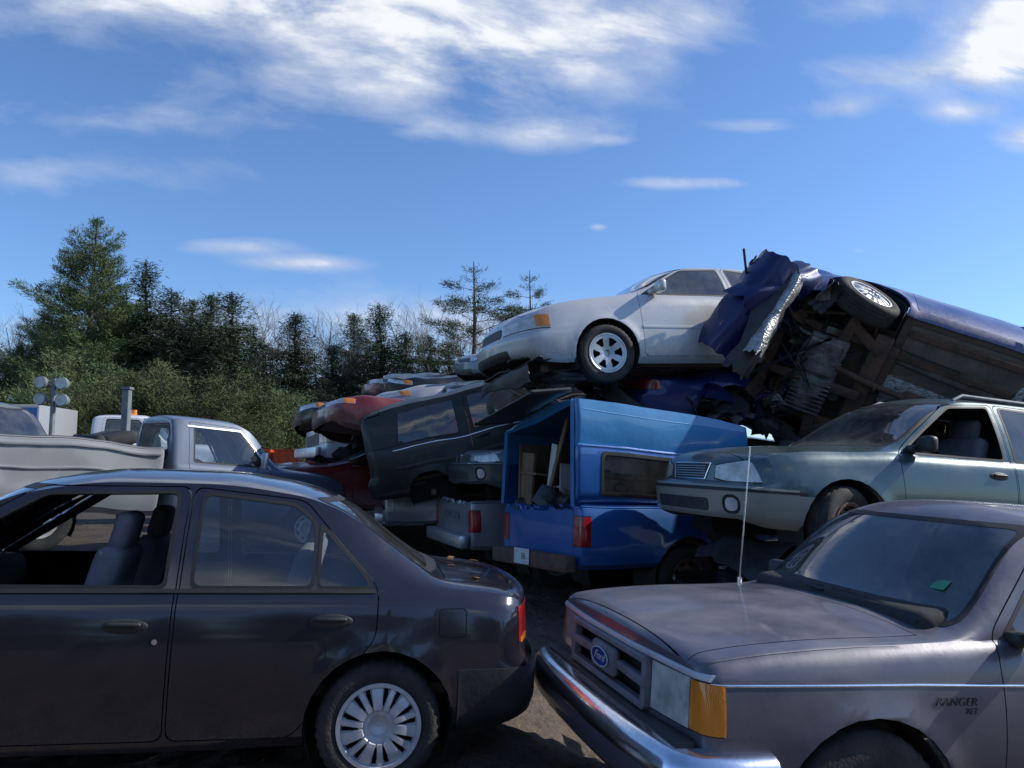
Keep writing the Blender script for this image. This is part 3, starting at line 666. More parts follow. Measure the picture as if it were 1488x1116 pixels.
wagon=cp(sedanA,keys=[(-2.35,.35,.80,.6,.76,.92,.62,1.30,1.36),(-2.2,.33,.83,.6,.78,.94,.60,1.38,1.44),(-1.5,.30,.87,.6,.80,.94,.60,1.42,1.485),(-.4,.28,.875,.6,.81,.935,.59,1.45,1.515),(0,.28,.875,.6,.81,.935,.595,1.435,1.50),(.25,.28,.875,.6,.81,.93,.60,1.36,1.44),
 (.88,.28,.875,.6,.805,.93,.70,.99,1.03),(1.05,.28,.87,.6,.80,.92,.71,.955,1.0),(1.7,.30,.86,.58,.78,.88,.70,.905,.945),(2.1,.31,.82,.55,.75,.82,.67,.84,.87),(2.22,.33,.80,.52,.73,.77,.65,.785,.805)],
 axles=[-1.33,1.33],wr=.33,R=.33,rim=.21,bumper=[(-1.8,.62,-1),(1.76,.62,1)],clad=(.50,.58),
 hood=[(.98,-.67),(.98,.67),(2.08,.62),(2.08,-.62)],
 wind=(.1,1.0,[(-.67,1.02),(.67,1.02),(.58,1.41),(-.58,1.41)]),rearw=(-2.6,-2.0,[(-.60,.98),(.60,.98),(.54,1.32),(-.54,1.32)]),
 doors=[dict(p=[(-.30,.33),(.80,.33),(.84,.90),(.80,.97),(.20,1.40),(-.30,1.44)],h=(-.12,.82)),dict(p=[(-.31,.33),(-.88,.33),(-1.26,.78),(-1.26,1.0),(-1.10,1.42),(-.31,1.44)],h=(-1.05,.84))],
 windows=[dict(p=[(-.24,.965),(.74,.965),(.16,1.37),(-.24,1.405)],d=0,open=1),dict(p=[(-.37,.965),(-1.17,.965),(-1.05,1.385),(-.37,1.405)],d=1),dict(p=[(-1.34,.965),(-2.05,.97),(-1.98,1.33),(-1.24,1.385)])],
 patch=[dict(n='tail_light',tag='tl',ax='x',p=[(.58,.70),(1.2,.70),(1.2,.98),(.58,.95)],x=(-3,-1.9),ex=[((-2.12,0,0),(1,0,0))],m='redlens',gap=.006,o=.006),
        dict(n='headlight',tag='hl',ax='x',p=[(.37,.66),(.55,.63),(1.2,.665),(1.2,.80),(.62,.80),(.37,.755)],x=(1.7,3),ex=[((1.86,0,0),(-1,0,.25))],m='headl',gap=.012,o=.006),
        dict(n='turn_signal',tag='ts',ax='x',p=[(.74,.675),(1.2,.675),(1.2,.785),(.74,.785)],x=(1.7,3),ex=[((1.90,0,0),(-1,0,.25))],m='amber',o=.009),
        dict(n='fog_lamp',tag='fl',ax='x',p=[(.575,.415),(.675,.415),(.675,.515),(.575,.515)],x=(1.7,3),m='clear',r=.05,gap=.025,o=.004),
        dict(n='bumper_strip',tag='bs',ax='x',p=[(-.9,.565),(.9,.565),(.9,.585),(-.9,.585)],x=(1.7,3),m='trim',mir=0,o=.009),
        dict(n='air_intake',tag='ai',ax='x',p=[(-.42,.40),(.42,.40),(.42,.50),(-.42,.50)],x=(1.7,3),m='plastic',mir=0,r=.03,o=.004),
        dict(n='grille',tag='gr',ax='x',p=[(-.25,.645),(.25,.645),(.30,.77),(-.30,.77)],x=(1.8,3),m='plastic',mir=0,r=.05,o=.002)],
 bulgef=[(.25,-.12),(.38,.07),(.60,.10),(.63,.0),(.85,-.02)],planf=.26,planr=.1,seatx=.1,dash=.8)
def truckcab(front=2.02,rear=-.55,roof=1.60,hoodz=1.06,w=.86,cowl=1.0):
    r=roof
    return dict(keys=[(rear,.42,w-.01,.70,w-.06,1.03,.61,r-.10,r-.03),(rear+.12,.42,w,.70,w-.06,1.03,.625,r-.09,r-.01),(rear+.5,.42,w,.70,w-.055,1.03,.63,r-.08,r),(.30,.42,w,.70,w-.055,1.03,.63,r-.09,r-.01),(.47,.42,w,.70,w-.055,1.03,.64,r-.15,r-.06),
      (cowl,.42,w,.70,w-.06,1.0,.71,hoodz-.03,hoodz+.01),(cowl+.15,.42,w,.70,w-.06,.99,.72,hoodz-.045,hoodz),(1.6,.42,w-.005,.68,w-.065,.96,.72,hoodz-.07,hoodz-.025),(front-.1,.42,w-.02,.66,w-.065,.91,.72,hoodz-.12,hoodz-.085),(front,.44,w-.03,.66,w-.075,.89,.71,hoodz-.14,hoodz-.11)],
      axles=[1.40],wr=.34,R=.35,rim=.20,hood=[(cowl+.08,-.70),(cowl+.08,.70),(front-.03,.69),(front-.03,-.69)],
      wind=(.3,cowl+.1,[(-.69,hoodz+.015),(.69,hoodz+.015),(.61,r-.12),(-.61,r-.12)]),rearw=(rear-.2,rear+.15,[(-.55,1.08),(.55,1.08),(.50,r-.17),(-.50,r-.17)]),
      doors=[dict(p=[(-.34,.46),(.78,.46),(.80,.96),(.78,1.06),(.36,r-.11),(-.34,r-.09)],h=(-.18,.90))],
      windows=[dict(p=[(-.26,1.055),(.70,1.055),(.33,r-.145),(-.26,r-.13)],d=0)],
      patch=[],rf=.07,rr=.06,planf=.07,planr=.02,seatx=-.02,dash=.8,rearseat=False)
def bedspec(x0,x1,w=.84,rail=1.0,axle=None,zb=.45,tl=True,R=.35):
    k=(zb,w,.72,w-.02,rail-.03,w-.06,rail,rail)
    return dict(keys=[(x0,)+k,(x0+.3,)+k,(x1-.3,)+k,(x1,)+k],axles=[axle],wr=.34,R=R,rim=.20,rf=.05,rr=.05,planf=0,planr=0,step=.068,
      patch=[dict(n='tail_light',tag='tl',ax='x',p=[(w-.13,.66),(1.2,.66),(1.2,.92),(w-.13,.92)],x=(-9,x0+.3),ex=[((x0+.10,0,0),(1,0,0))],m='redlens',gap=.006,o=.006)] if tl else [])
def truckbed(rt,S,pm,warp=None,tailmat=None):
    sh=Shell(S); x0=S['keys'][0][0];x1=S['keys'][-1][0]; w=S['keys'][0][2]; rail=S['keys'][0][8]
    sh.cut('z',[(x0+.06,-w+.10),(x0+.06,w-.10),(x1-.06,w-.10),(x1-.06,-w+.10)],'hole',filt=lambda p,n:n.z>.5)
    P=[(-w+.15,.50),(w-.15,.50),(w-.15,rail-.015),(-w+.15,rail-.015)]
    sh.cut('x',P,'gap',filt=lambda p,n:p.x<x0+.1 and n.x<-.5); sh.cut('x',offpoly(P,-.007),'tailgate',only=['gap'])
    for T in S['patch']:
        for s in (1,-1):
            Pq=[(p[0]*s,p[1]) for p in T['p']]; f=lambda p,n,s=s:T['x'][0]<p.x<T['x'][1] and p.y*s>0 and n.z<.7
            sh.cut('x',offpoly(Pq,.006),'gap2%d'%s,filt=f,extra=[((a[0]+.006,a[1],a[2]),b) for a,b in T['ex']]); sh.cut('x',Pq,'tl%d'%s,filt=f,extra=T['ex'])
    Ra=S['R']+.05; ax=S['axles'][0]
    sh.cut('y',[(ax+Ra*math.cos(t),S['wr']+Ra*math.sin(t)) for t in np.linspace(0,2*math.pi,24,endpoint=False)],'arch',filt=lambda p,n:abs(p.y)>.4)
    sh.bm.normal_update()
    o=sh.extract('body','truck_bed',pm,rt,warp=warp,th=.03); g=sh.extract('tailgate','tailgate',tailmat or pm,rt,warp=warp,th=.03)
    for T in S['patch']:
        for s in (1,-1):
            q=sh.extract('tl%d'%s,'tail_light',M[T['m']],rt,off=.006,th=.02,warp=warp)
            if q: sh.extract('gap2%d'%s,'surround',M['trim'],q,warp=warp,off=-.004,th=.01)
    L=[('b',((x0+x1)/2,0,.66),(x1-x0-.1,2*w-.14,.04)),('b',(x1-.08,0,(.66+rail)/2),(.04,2*w-.16,rail-.68))]
    for s in (1,-1): L+=[('b',((x0+x1)/2,s*(w-.12),(.66+rail)/2),(x1-x0-.12,.03,rail-.70)),('b',(ax,s*(w-.27),.76),(.9,.26,.2),(0,0,0),.05,2),('b',((x0+x1)/2,s*.4,.5),(x1-x0,.08,.14))]
    prims('bed_liner',L,M['under'],rt,32,warp)
    liners(rt,S,warp); return sh
def bumper_rear(rt,x,z,w,mat,warp=None):
    return prims('rear_bumper',[('b',(x,0,z),(.12,2*w,.16),(0,0,0),.03,2),('b',(x+.1,.4,z),(.2,.06,.1)),('b',(x+.1,-.4,z),(.2,.06,.1))],mat,rt,40,warp)
FX=Matrix(((0,0,1,0),(1,0,0,0),(0,1,0,0),(0,0,0,1)))
FYl=Matrix(((-1,0,0,0),(0,0,1,0),(0,1,0,0),(0,0,0,1)))
FXm=Matrix(((0,0,-1,0),(-1,0,0,0),(0,1,0,0),(0,0,0,1)))
# ================================================================ SCENE
SA=cp(sedanA,patch=sedanA['patch']+[dict(n='fuel_door',tag='fd',ax='y',p=[(-1.565,.70),(-1.69,.70),(-1.69,.825),(-1.565,.825)],x=(-3,-1.4),m='plum',gap=.004,o=0,r=.02)])
rt,sh,dr=car(SA,'parked_car','dark plum four-door sedan with open front window parked on the mud','car',(-2.06,4.35,.15),(.3,-1.9,191.1),M['plum'],style='slots',rimmat='cover',bumpmat=M['plastic'],glass='cglass',hubs='hubcap')
ribbon(sh,[(-1.255,.905),(.9,.90)],.016,.006,'belt_molding',M['trim'],rt)
mirror_(rt,sh,.88,.93,1,M['plastic'])
prims('door_lock',[('t',[(-.30,sh.y(-.30,.69,1)-.003,.69),(-.30,sh.y(-.30,.69,1)+.004,.69)],.012,14)],M['chrome'],rt)
Mw=Matrix.Translation((-2.06,4.35,.15))@Euler((rad(.3),rad(-1.9),rad(191.1))).to_matrix().to_4x4()
for k in range(6):
    x,y=random.uniform(-1.95,-1.5),random.uniform(-.5,.55)
    o=prims('dead_leaf',[('b',(0,0,0),(.04,.026,.002),(random.uniform(-15,15),random.uniform(-15,15),random.uniform(0,180)))],M['leaf']); 
    o.location=Mw@Vector((x,y,sh.z(x,y)+.006)); o['label']='dry brown leaf lying on the dark sedan trunk'; o['category']='leaf'; o['group']='dry leaves on the car trunk'
# --- grey purple pickup in front
S=truckcab(front=2.16)
S['patch']=[dict(n='headlight',tag='hl',ax='x',p=[(.45,.665),(.715,.665),(.715,.85),(.45,.85)],x=(1.85,3),m='headl',gap=.006,o=.003),
 dict(n='turn_signal',tag='ts',ax='x',p=[(.722,.668),(1.2,.678),(1.2,.842),(.722,.848)],x=(1.7,3),ex=[((2.03,0,0),(-1,0,0))],m='amber',gap=.005,o=.004),
 dict(n='grille',tag='gr',ax='x',p=[(-.44,.645),(.44,.645),(.44,.855),(-.44,.855)],x=(1.85,3),m='int',mir=0,o=-.06)]
rt,sh,dr=car(S,'pickup_truck','grey purple pickup truck with chrome bumper parked on the mud','pickup truck',(2.47,4.32,-.18),(-.9,-4.2,194.9),M['ranger'],style='steel',wheels=(1,1),glass='glass')
B=bedspec(-2.45,-.60,axle=-1.40); truckbed(rt,B,M['ranger']); bumper_rear(rt,-2.55,.55,.8,M['chrome'])
for s in (1,-1): add_wheel(rt,-1.4,s*.74,.34,.35,.2,'steel',s)
gx=sh.x(0,.78)
L=[('b',(gx+.002,s*.29,.755),(.04,.32,.040),(0,0,-s*3),.008,2) for s in (1,-1)]+[('b',(gx+.012,0,.755),(.05,.27,.125),(0,0,0),.025,3)]
L+=[('b',(gx-.0,0,.842),(.05,.87,.032),(0,0,0),.008,1),('b',(gx-.0,0,.660),(.05,.87,.032),(0,0,0),.008,1)]+[('b',(gx-.002,s*.425,.752),(.05,.035,.20),(0,0,0),.008,1) for s in (1,-1)]
prims('grille_frame',L,M['grille'],rt)
prims('radiator',[('b',(gx-.10,0,.75),(.02,.8,.18))]+[('b',(gx-.085,y,.75),(.006,.006,.18)) for y in np.linspace(-.38,.38,24)],M['int'],rt)
ribbon(sh,[(-.80,.866),(-.5,.872),(.5,.872),(.80,.866)],.024,.012,'chrome_molding',M['satin'],rt,1,'x')
for s in (1,-1):
    ribbon(sh,[(2.08,.845),(1.2,.862),(-.5,.865)],.009,.005,'side_molding',M['chrome'],rt,s)
path=[]
for t in np.linspace(-1,1,41):
    y=t*.88; x=2.29-.07*abs(t)**3
    path.append((x,y,.52))
pl=[(1.84,-.885,.52),(1.98,-.90,.52),(2.14,-.895,.52)]; pr=[(p[0],-p[1],p[2]) for p in pl[::-1]]
path=pl+path[1:-1]+pr
sweep(path,[(-.10,.100),(-.04,.098),(-.016,.092),(.004,.078),(.018,.060),(.026,.038),(.030,.018),(.028,.005),(-.02,.004)],'front_bumper',M['chrome'],rt,60)
sweep(path,[(-.01,.001),(.024,.0),(.026,-.04),(.016,-.09),(-.02,-.13),(-.03,-.13),(-.03,.001)],'bumper_lower_section',M['ranger'],rt,50)
prims('front_valance',[('b',(2.14,0,.38),(.06,1.5,.14),(0,-12,0),.01,2),('b',(2.15,0,.57),(.1,1.55,.14),(0,0,0),.02,2)],M['plastic'],rt)
bm=bmesh.new(); addtube(bm,[(0,0,0),(.008,0,0)],1,32)
for v in bm.verts: v.co.y*=.10; v.co.z*=.04
mkobj('badge',bm2mesh(bm,'badge'),M['badgeblue'],rt,Matrix.Translation((gx+.036,0,.756)))
bm=bmesh.new(); addtube(bm,[(0,.10*math.cos(t),.04*math.sin(t)) for t in np.linspace(0,2*math.pi,40)],.003,6)
mkobj('badge_rim',bm2mesh(bm,'badge_rim'),M['satin'],rt,Matrix.Translation((gx+.044,0,.756)))
text('Ford',.05,M['whitep'],rt,Matrix.Translation((gx+.045,0,.758))@FX,'badge_lettering',shear=.35,wide=1.3,ext=.001)
text('RANGER',.045,M['plastic'],rt,Matrix.Translation((1.03,sh.y(1.03,.80)+.003,.80))@FYl,'lettering',shear=.2,wide=1.15,ext=.001,bold=-.0006)
text('XLT',.032,M['plastic'],rt,Matrix.Translation((.96,sh.y(.96,.76)+.003,.766))@FYl,'lettering',shear=.2,ext=.001)
zc=sh.z(1.06,-.70)
prims('antenna',[('t',[(1.06,-.72,zc-.01),(1.06,-.72,zc+.03)],.014,10),('t',[(1.06,-.72,zc+.02),(1.02,-.73,zc+.80)],[.0045,.003],6)],M['chrome'],rt)
for y0,y1 in ((.15,.62),(-.50,-.03)):
    def wp(y,k): 
        x=1.0-.52*k; return (x+.015,y,sh.z(x,y)+.022)
    prims('wiper',[('t',[wp(y1,0.02),wp((y0+y1)/2,.08),wp(y0,.12)],.008,6),('t',[wp(y1-.05,.10),wp(y0+.02,.10),wp(y0-.16,.11)],.006,6)],M['trim'],rt)
mirror_(rt,sh,.66,1.03,1,M['plastic']); mirror_(rt,sh,.66,1.03,-1,M['plastic'])
prims('inspection_sticker',[('b',(.78,.50,sh.z(.78,.50)+.004),(.06,.08,.002),(0,42,0))],M['sticker'],rt)
# --- wagon on the stack
rt,sh,dr=car(wagon,'wrecked_wagon','slate green station wagon with tan lower body resting on crushed cars','car',(3.57,7.26,.73),(-.8,-3.7,195.9),M['outback_top'],lowmat=M['outback_low'],bumpmat=M['outback_low'],wheels=(1,1,1,1),style='steel',glass='glass',turn=18,rimmat='rust')
L=[]
for z in (.67,.69,.71,.73,.75): L.append(('t',[(sh.x(y,z)+.008,y,z) for y in np.linspace(-.25,.25,9)],.004,5))
prims('grille_bars',L,M['chrome2'],rt)
for a in ([(-.30,.775),(.30,.775)],[(-.25,.645),(.25,.645)],[(-.30,.775),(-.25,.645)],[(.30,.775),(.25,.645)]): ribbon(sh,a,.014,.010,'grille_surround',M['chrome'],rt,1,'x')
for s in (1,-1): prims('roof_rack',[('t',[(.0,s*.5,sh.z(0,s*.5)),(-.1,s*.5,sh.z(-.1,s*.5)+.045),(-1.7,s*.5,sh.z(-1.7,s*.5)+.045),(-1.85,s*.5,sh.z(-1.85,s*.5))],.016,8)],M['steel'],rt)
mirror_(rt,sh,.66,.98,1,M['plastic']); mirror_(rt,sh,.66,.98,-1,M['plastic'])
text('OUTBACK',.05,M['whitep'],rt,Matrix.Translation((.52,sh.y(.50,.53)+.012,.525))@FYl,'lettering',shear=.2,wide=1.3)
crumple('torn_splash_shield',.6,1.0,M['plastic'],rt,Matrix.Translation((1.75,.2,.24))@Euler((rad(5),rad(10),0)).to_matrix().to_4x4(),13,amp=.12,curl=.15)
# --- pearl sedan on top
rt,sh,dr=car(sedanB,'wrecked_sedan','pearl silver sedan balanced nose out on top of the stack','car',(2.0,9.45,2.52),(2,2.8,200.4),M['pearl'],style='alloy',glass='glass',detail=True,turn=-6)
mirror_(rt,sh,.72,.99,1,M['pearl'])
for s in(1,-1): ribbon(sh,[(.93,.60),(-.3,.60),(-1.25,.61)],.03,.006,'side_molding',M['pearl'],rt,s)
crumple('torn_splash_shield',.75,1.2,M['plastic'],rt,Matrix.Translation((1.95,.1,.20))@Euler((rad(5),rad(12),0)).to_matrix().to_4x4(),3,amp=.16,curl=.15)
crumple('torn_bumper_lower',.35,1.5,M['plastic'],rt,Matrix.Translation((2.26,.1,.25))@Euler((rad(2),rad(50),0)).to_matrix().to_4x4(),5,amp=.08,curl=.2)
# --- upended blue sedan
F=Vector((-.896,.198,.37)).normalized(); Sd=Vector((.207,-.559,.793)); Sd=(Sd-F*Sd.dot(F)).normalized(); U=F.cross(Sd)
Rm=Matrix((F,Sd,U)).transposed(); e=Rm.to_euler(); Ri=Rm.inverted().to_4x4()
SE=cp(sedanB,dent=.06,seed=3,dentfn=lambda p:(.12+1.5*max(0,min(1,(p.x-1.4)/.8))),dentf=3.0)
OE=Vector((4.90,8.25,1.90))
rt,sh,dr=car(SE,'upended_car','deep blue wrecked sedan tipped on its side showing its underbody','car',OE,[math.degrees(a) for a in e],M['blue'],style='slots',rimmat='alu',detail=True,scale=1.15,skip=('windshield',),turn=12)
def wl(p): return Ri@((Vector(p)-OE)/1.15)
r=random.Random(11)
for nm,mt,n,sz in (('torn_metal','foil',7,.20),('torn_metal','underlight',7,.24),('torn_plastic','plastic',8,.30),('torn_blue_panel','bluedark',7,.34),('bent_bracket','rust',9,.20)):
    for k in range(n):
        p=Vector((r.uniform(1.65,2.42),r.uniform(-.78,.82),r.uniform(.12,.34)))
        crumple(nm,sz*r.uniform(.5,1.2),sz*r.uniform(.4,1.),M[mt],rt,Matrix.Translation(p)@Euler([r.uniform(-1,1),r.uniform(-1,1),r.uniform(-3,3)]).to_matrix().to_4x4(),k+n,amp=.06,curl=.06,nx=9,ny=8,f=5)
for k in range(14):
    p=Vector((r.uniform(1.3,2.3),r.uniform(-.7,.7),r.uniform(.05,.25))); prims('torn_hose',[('t',[p,p+Vector((r.uniform(-.3,.3),r.uniform(-.4,.4),r.uniform(-.15,.1))),p+Vector((r.uniform(-.1,.4),r.uniform(-.5,.5),r.uniform(-.25,.1)))],r.uniform(.008,.02),6)],M['int'],rt)
def vf(yaw,pitch,roll): return (Matrix.Rotation(rad(yaw),3,'Z')@Matrix.Rotation(rad(pitch),3,'X')@Matrix.Rotation(rad(roll),3,'Z')).to_4x4()
crumple('crumpled_hood',.52,1.08,M['bluedark'],rt,Matrix.Translation(wl((2.46,8.14,3.36)))@Ri@vf(-25,82,-35),4,amp=.11,curl=.32,nx=34,ny=36,f=2.2,jag=.05)
crumple('crumpled_fender',.40,.90,M['bluedark'],rt,Matrix.Translation(wl((2.90,8.12,3.58)))@Ri@vf(15,75,-66),6,amp=.08,curl=.20,jag=.05)
crumple('torn_fascia',.26,1.05,M['plastic'],rt,Matrix.Translation(wl((2.62,8.02,3.10)))@Ri@vf(5,85,-30),7,amp=.08,curl=.15)
crumple('torn_fascia',.16,.9,M['foil'],rt,Matrix.Translation(wl((2.74,7.98,3.20)))@Ri@vf(5,80,-34),9,amp=.08,curl=.1)
prims('radiator_support',[('b',(2.28,0,.30),(.06,1.35,.08),(3,0,3),.01,1),('b',(2.22,.42,.45),(.05,.07,.4),(8,10,0),.01,1),('b',(2.25,-.35,.5),(.04,.55,.42),(5,-10,6),.01,1),('b',(2.0,.64,.34),(.6,.08,.10),(0,6,4),.01,1),('b',(2.0,-.62,.32),(.6,.08,.10),(0,-8,-5),.01,1)],M['rust'],rt)
# --- blue pickup with camper cap
rt=root('pickup_truck','faded blue pickup truck with open camper cap beside the stack','pickup truck',(.25,7.87,.22),(-1.2,2,28))
W_=.78
B=bedspec(0,2.0,w=W_,rail=1.02,axle=1.25); sh=truckbed(rt,B,M['truckblue'],tailmat=M['truckblue'],warp=lambda v:v+Vector(noise.noise_vector(v*2.1))*.014)
bumper_rear(rt,-.09,.50,.74,M['rust'])
prims('license_plate',[('b',(-.165,.05,.52),(.008,.30,.15),(0,0,0),.003,1)],M['plate'],rt)
text('F6',.085,M['greenp'],rt,Matrix.Translation((-.171,.0,.52))@FXm,'plate_lettering')
for s in (1,-1): add_wheel(rt,1.25,s*.66,.34,.34,.2,'steel',s,rimmat='rust')
def capw(v):
    k=max(0,v.z-1.02)
    return Vector((v.x-.06*k,v.y-.14*k,v.z-.17*v.y*k/.9-.05*k*v.x))+Vector(noise.noise_vector(v*1.3))*.018
kk=lambda x,zr,zt:(x,1.02,W_-.02,1.08,W_-.05,1.50,W_-.09,zr,zt)
C=dict(keys=[kk(-.04,1.88,1.95),kk(.3,1.89,1.97),kk(1.6,1.86,1.94),kk(2.05,1.82,1.90)],axles=[],wr=.3,R=.3,rf=.05,rr=.04,planf=0,planr=0,step=.06,dent=.008,dentf=2)
cs=Shell(C)
cs.cut('x',[(-.67,1.0),(.67,1.0),(.62,1.86),(-.62,1.86)],'hole',filt=lambda p,n:p.x<.1 and n.x<-.4)
cs.cut('y',[(-1,1.50),(3,1.50),(3,3),(-1,3)],'band',only=['body'])
for s in (1,-1):
    f=lambda p,n,s=s:p.y*s>.2
    cs.cut('y',roundpoly([(.22,1.10),(1.75,1.10),(1.75,1.46),(.22,1.46)],.05),'trimw%d'%s,filt=f); cs.cut('y',roundpoly([(.25,1.13),(1.72,1.13),(1.72,1.43),(.25,1.43)],.04),'w%d'%s,filt=f)
cs.bm.normal_update()
cs.extract('body','cap_side',M['truckblue'],rt,th=.025,warp=capw); cs.extract('band','cap_roof',M['capblue'],rt,th=.025,off=.004,warp=capw)
for s in (1,-1): q=cs.extract('trimw%d'%s,'window_frame',M['trim'],rt,off=.006,th=.02,warp=capw); cs.extract('w%d'%s,'window',M['capglass'],rt,th=0,warp=capw)
ribbon(cs,[(.0,1.505),(2.0,1.505)],.022,.012,'cap_seam',M['truckblue'],rt,-1,'y',warp=capw)
ribbon(cs,[(.0,1.80),(2.0,1.77)],.010,.006,'cap_seam',M['capblue'],rt,-1,'y',warp=capw)
prims('cap_door_frame',[('t',[(-.05,-.69,1.02),(-.05,-.64,1.87)],.024,4),('t',[(-.05,.69,1.02),(-.05,.64,1.87)],.024,4),('t',[(-.05,-.64,1.87),(-.05,.0,1.85),(-.05,.64,1.87)],.024,4)],M['capblue'],rt,32,capw)
prims('open_hatch',[('b',(-.22,.05,1.96),(.45,1.2,.02),(0,-10,0),.008,1),('b',(-.22,.62,1.96),(.45,.04,.04),(0,-10,0),.008,1),('b',(-.22,-.52,1.96),(.45,.04,.04),(0,-10,0),.008,1)],M['plastic'],rt,32,capw)
prims('wooden_shelf',[('b',(.9,.52,1.22),(1.7,.03,.85)),('b',(.7,.34,1.28),(1.3,.34,.02),(3,5,0)),('b',(.08,.40,1.15),(.03,.24,.8),(6,0,0)),('b',(.5,-.1,1.0),(.9,.5,.02),(0,-7,5)),('b',(.12,-.15,1.5),(.02,.05,.8),(25,0,0))],M['wood'],rt)
prims('dark_panel',[('b',(1.7,0,1.3),(.03,1.2,1.0)),('b',(.9,-.5,1.25),(1.2,.02,.4))],M['int'],rt)
prims('white_rack',[('b',(.16,.02,1.40),(.02,.10,.46),(12,0,0)),('b',(.30,.05,1.20),(.25,.24,.02)),('b',(.30,-.10,1.28),(.25,.015,.3))],M['whitep'],rt)
r=random.Random(21)
for k in range(12): crumple('scrap_piece',r.uniform(.12,.28),r.uniform(.10,.2),M[r.choice(['plastic','plastic','rust','int','int'])],rt,Matrix.Translation((r.uniform(-.0,.4),r.uniform(-.55,.5),r.uniform(.95,1.12)))@Euler([r.uniform(-3,3) for _ in range(3)]).to_matrix().to_4x4(),k,amp=.06,curl=.1,nx=7,ny=6,f=5)
def shiftwarp(dx): return lambda v:Vector((v.x+dx,v.y*.92,v.z*.92))
car(truckcab(),'','', '',(0,0,0),(0,0,0),M['truckblue'],rt=rt,wheels=(0,0),warp=shiftwarp(2.65),inter=False)
def crush(zs,amp=.06,seed=0,z0=.55,sl=0):
    rr=random.Random(seed*7+1); folds=[(Vector((rr.uniform(-1,1),rr.uniform(-.8,.8),rr.uniform(-.5,.5))).normalized(),rr.uniform(-1.6,1.6),rr.uniform(.4,1.)) for _ in range(7)]
    def f(v):
        z=v.z if v.z<z0 else z0+(v.z-z0)*zs
        p=Vector((v.x,v.y,z)); q=p*1.5+Vector((seed*3.1,seed,0)); dz=0
        for n_,o,k in folds:
            d=abs(p.dot(n_)-o)
            if d<.45: dz-=(.45-d)*k
        hi=max(0,min(1,(z-.35)*2))
        return p+Vector(noise.noise_vector(q))*amp+Vector(noise.noise_vector(q*3.1))*amp*.25+Vector((0,.55*dz*amp*math.copysign(1,v.y),dz*amp*2.0*hi+sl*v.x))
    return f
PILE='crushed cars stacked in the scrapyard'
rt,sh,dr=car(cp(sedanB,step=.07),'crushed_car','deep blue crushed sedan squeezed under the pearl sedan','car',(3.5,10.3,2.02),(6,-1,16),M['blue'],group=PILE,warp=crush(.65,.07,2),inter=False,style='steel',wheels=(0,0,0,0))
w5=crush(.6,.04,5)
rt,sh,dr=car(cp(wagon,step=.07),'crushed_car','grey green car with chrome grille resting in a pickup bed','car',(1.50,10.0,.98),(0,-2,199),M['green'],group=PILE,warp=w5,lowmat=M['green'],bumpmat=M['green'],inter=False,wheels=(0,0,1,1))
prims('grille_bars',[('t',[(sh.x(y,.7)+.015,y,z) for y in (-.3,0,.3)],.006,5) for z in (.65,.68,.71,.74)]+[('b',(sh.x(0,.7)+.02,0,.70),(.02,.03,.13))],M['chrome'],rt,32,w5)
suv=cp(wagon,keys=[(k[0]*.80,k[1],k[2],k[3],k[4],k[5]+.08,k[6],k[7]+(.12 if k[7]>.96 else .08),k[8]+(.12 if k[8]>1.0 else .08)) for k in wagon['keys']],axles=[-1.12,1.12],R=.24,wr=.30,
  hood=[(.84,-.67),(.84,.67),(1.6,.62),(1.6,-.62)],wind=(.1,.85,[(-.66,1.12),(.66,1.12),(.58,1.53),(-.58,1.53)]),rearw=(-2.3,-1.5,[(-.60,1.08),(.60,1.08),(.54,1.42),(-.54,1.42)]),
  doors=[dict(p=[(-.50,.33),(.60,.33),(.64,.98),(.60,1.07),(.08,1.50),(-.50,1.54)],h=(-.35,.92))],windows=[dict(p=[(-.44,1.05),(.52,1.05),(.04,1.48),(-.44,1.50)],d=0),dict(p=[(-.64,1.05),(-1.42,1.05),(-1.36,1.44),(-.64,1.50)])],patch=[],bumper=[(-1.4,.62,-1)],clad=(.42,.42),step=.06)
w8=crush(.92,.022,8)
rt,sh,dr=car(suv,'crushed_car','black green crushed two-door car tilted nose up on the stack','car',(.10,10.9,1.34),(6,-13,3),M['darkgreen'],group=PILE,warp=w8,lowmat=M['plastic'],bumpmat=M['darkgreen'],glass='dglass',inter=False,wheels=(0,0,0,0),skip=('windshield',))
ribbon(sh,[(-1.5,.72),(1.4,.72)],.05,.012,'side_molding',M['plastic'],rt,-1,warp=w8); ribbon(sh,[(-1.5,.98),(1.4,.98)],.012,.006,'side_molding',M['chrome2'],rt,-1,warp=w8)
prims('side_mirror',[('b',(.50,-1.0,1.14),(.10,.18,.13),(0,0,8),.035,3)],M['plastic'],rt,45)
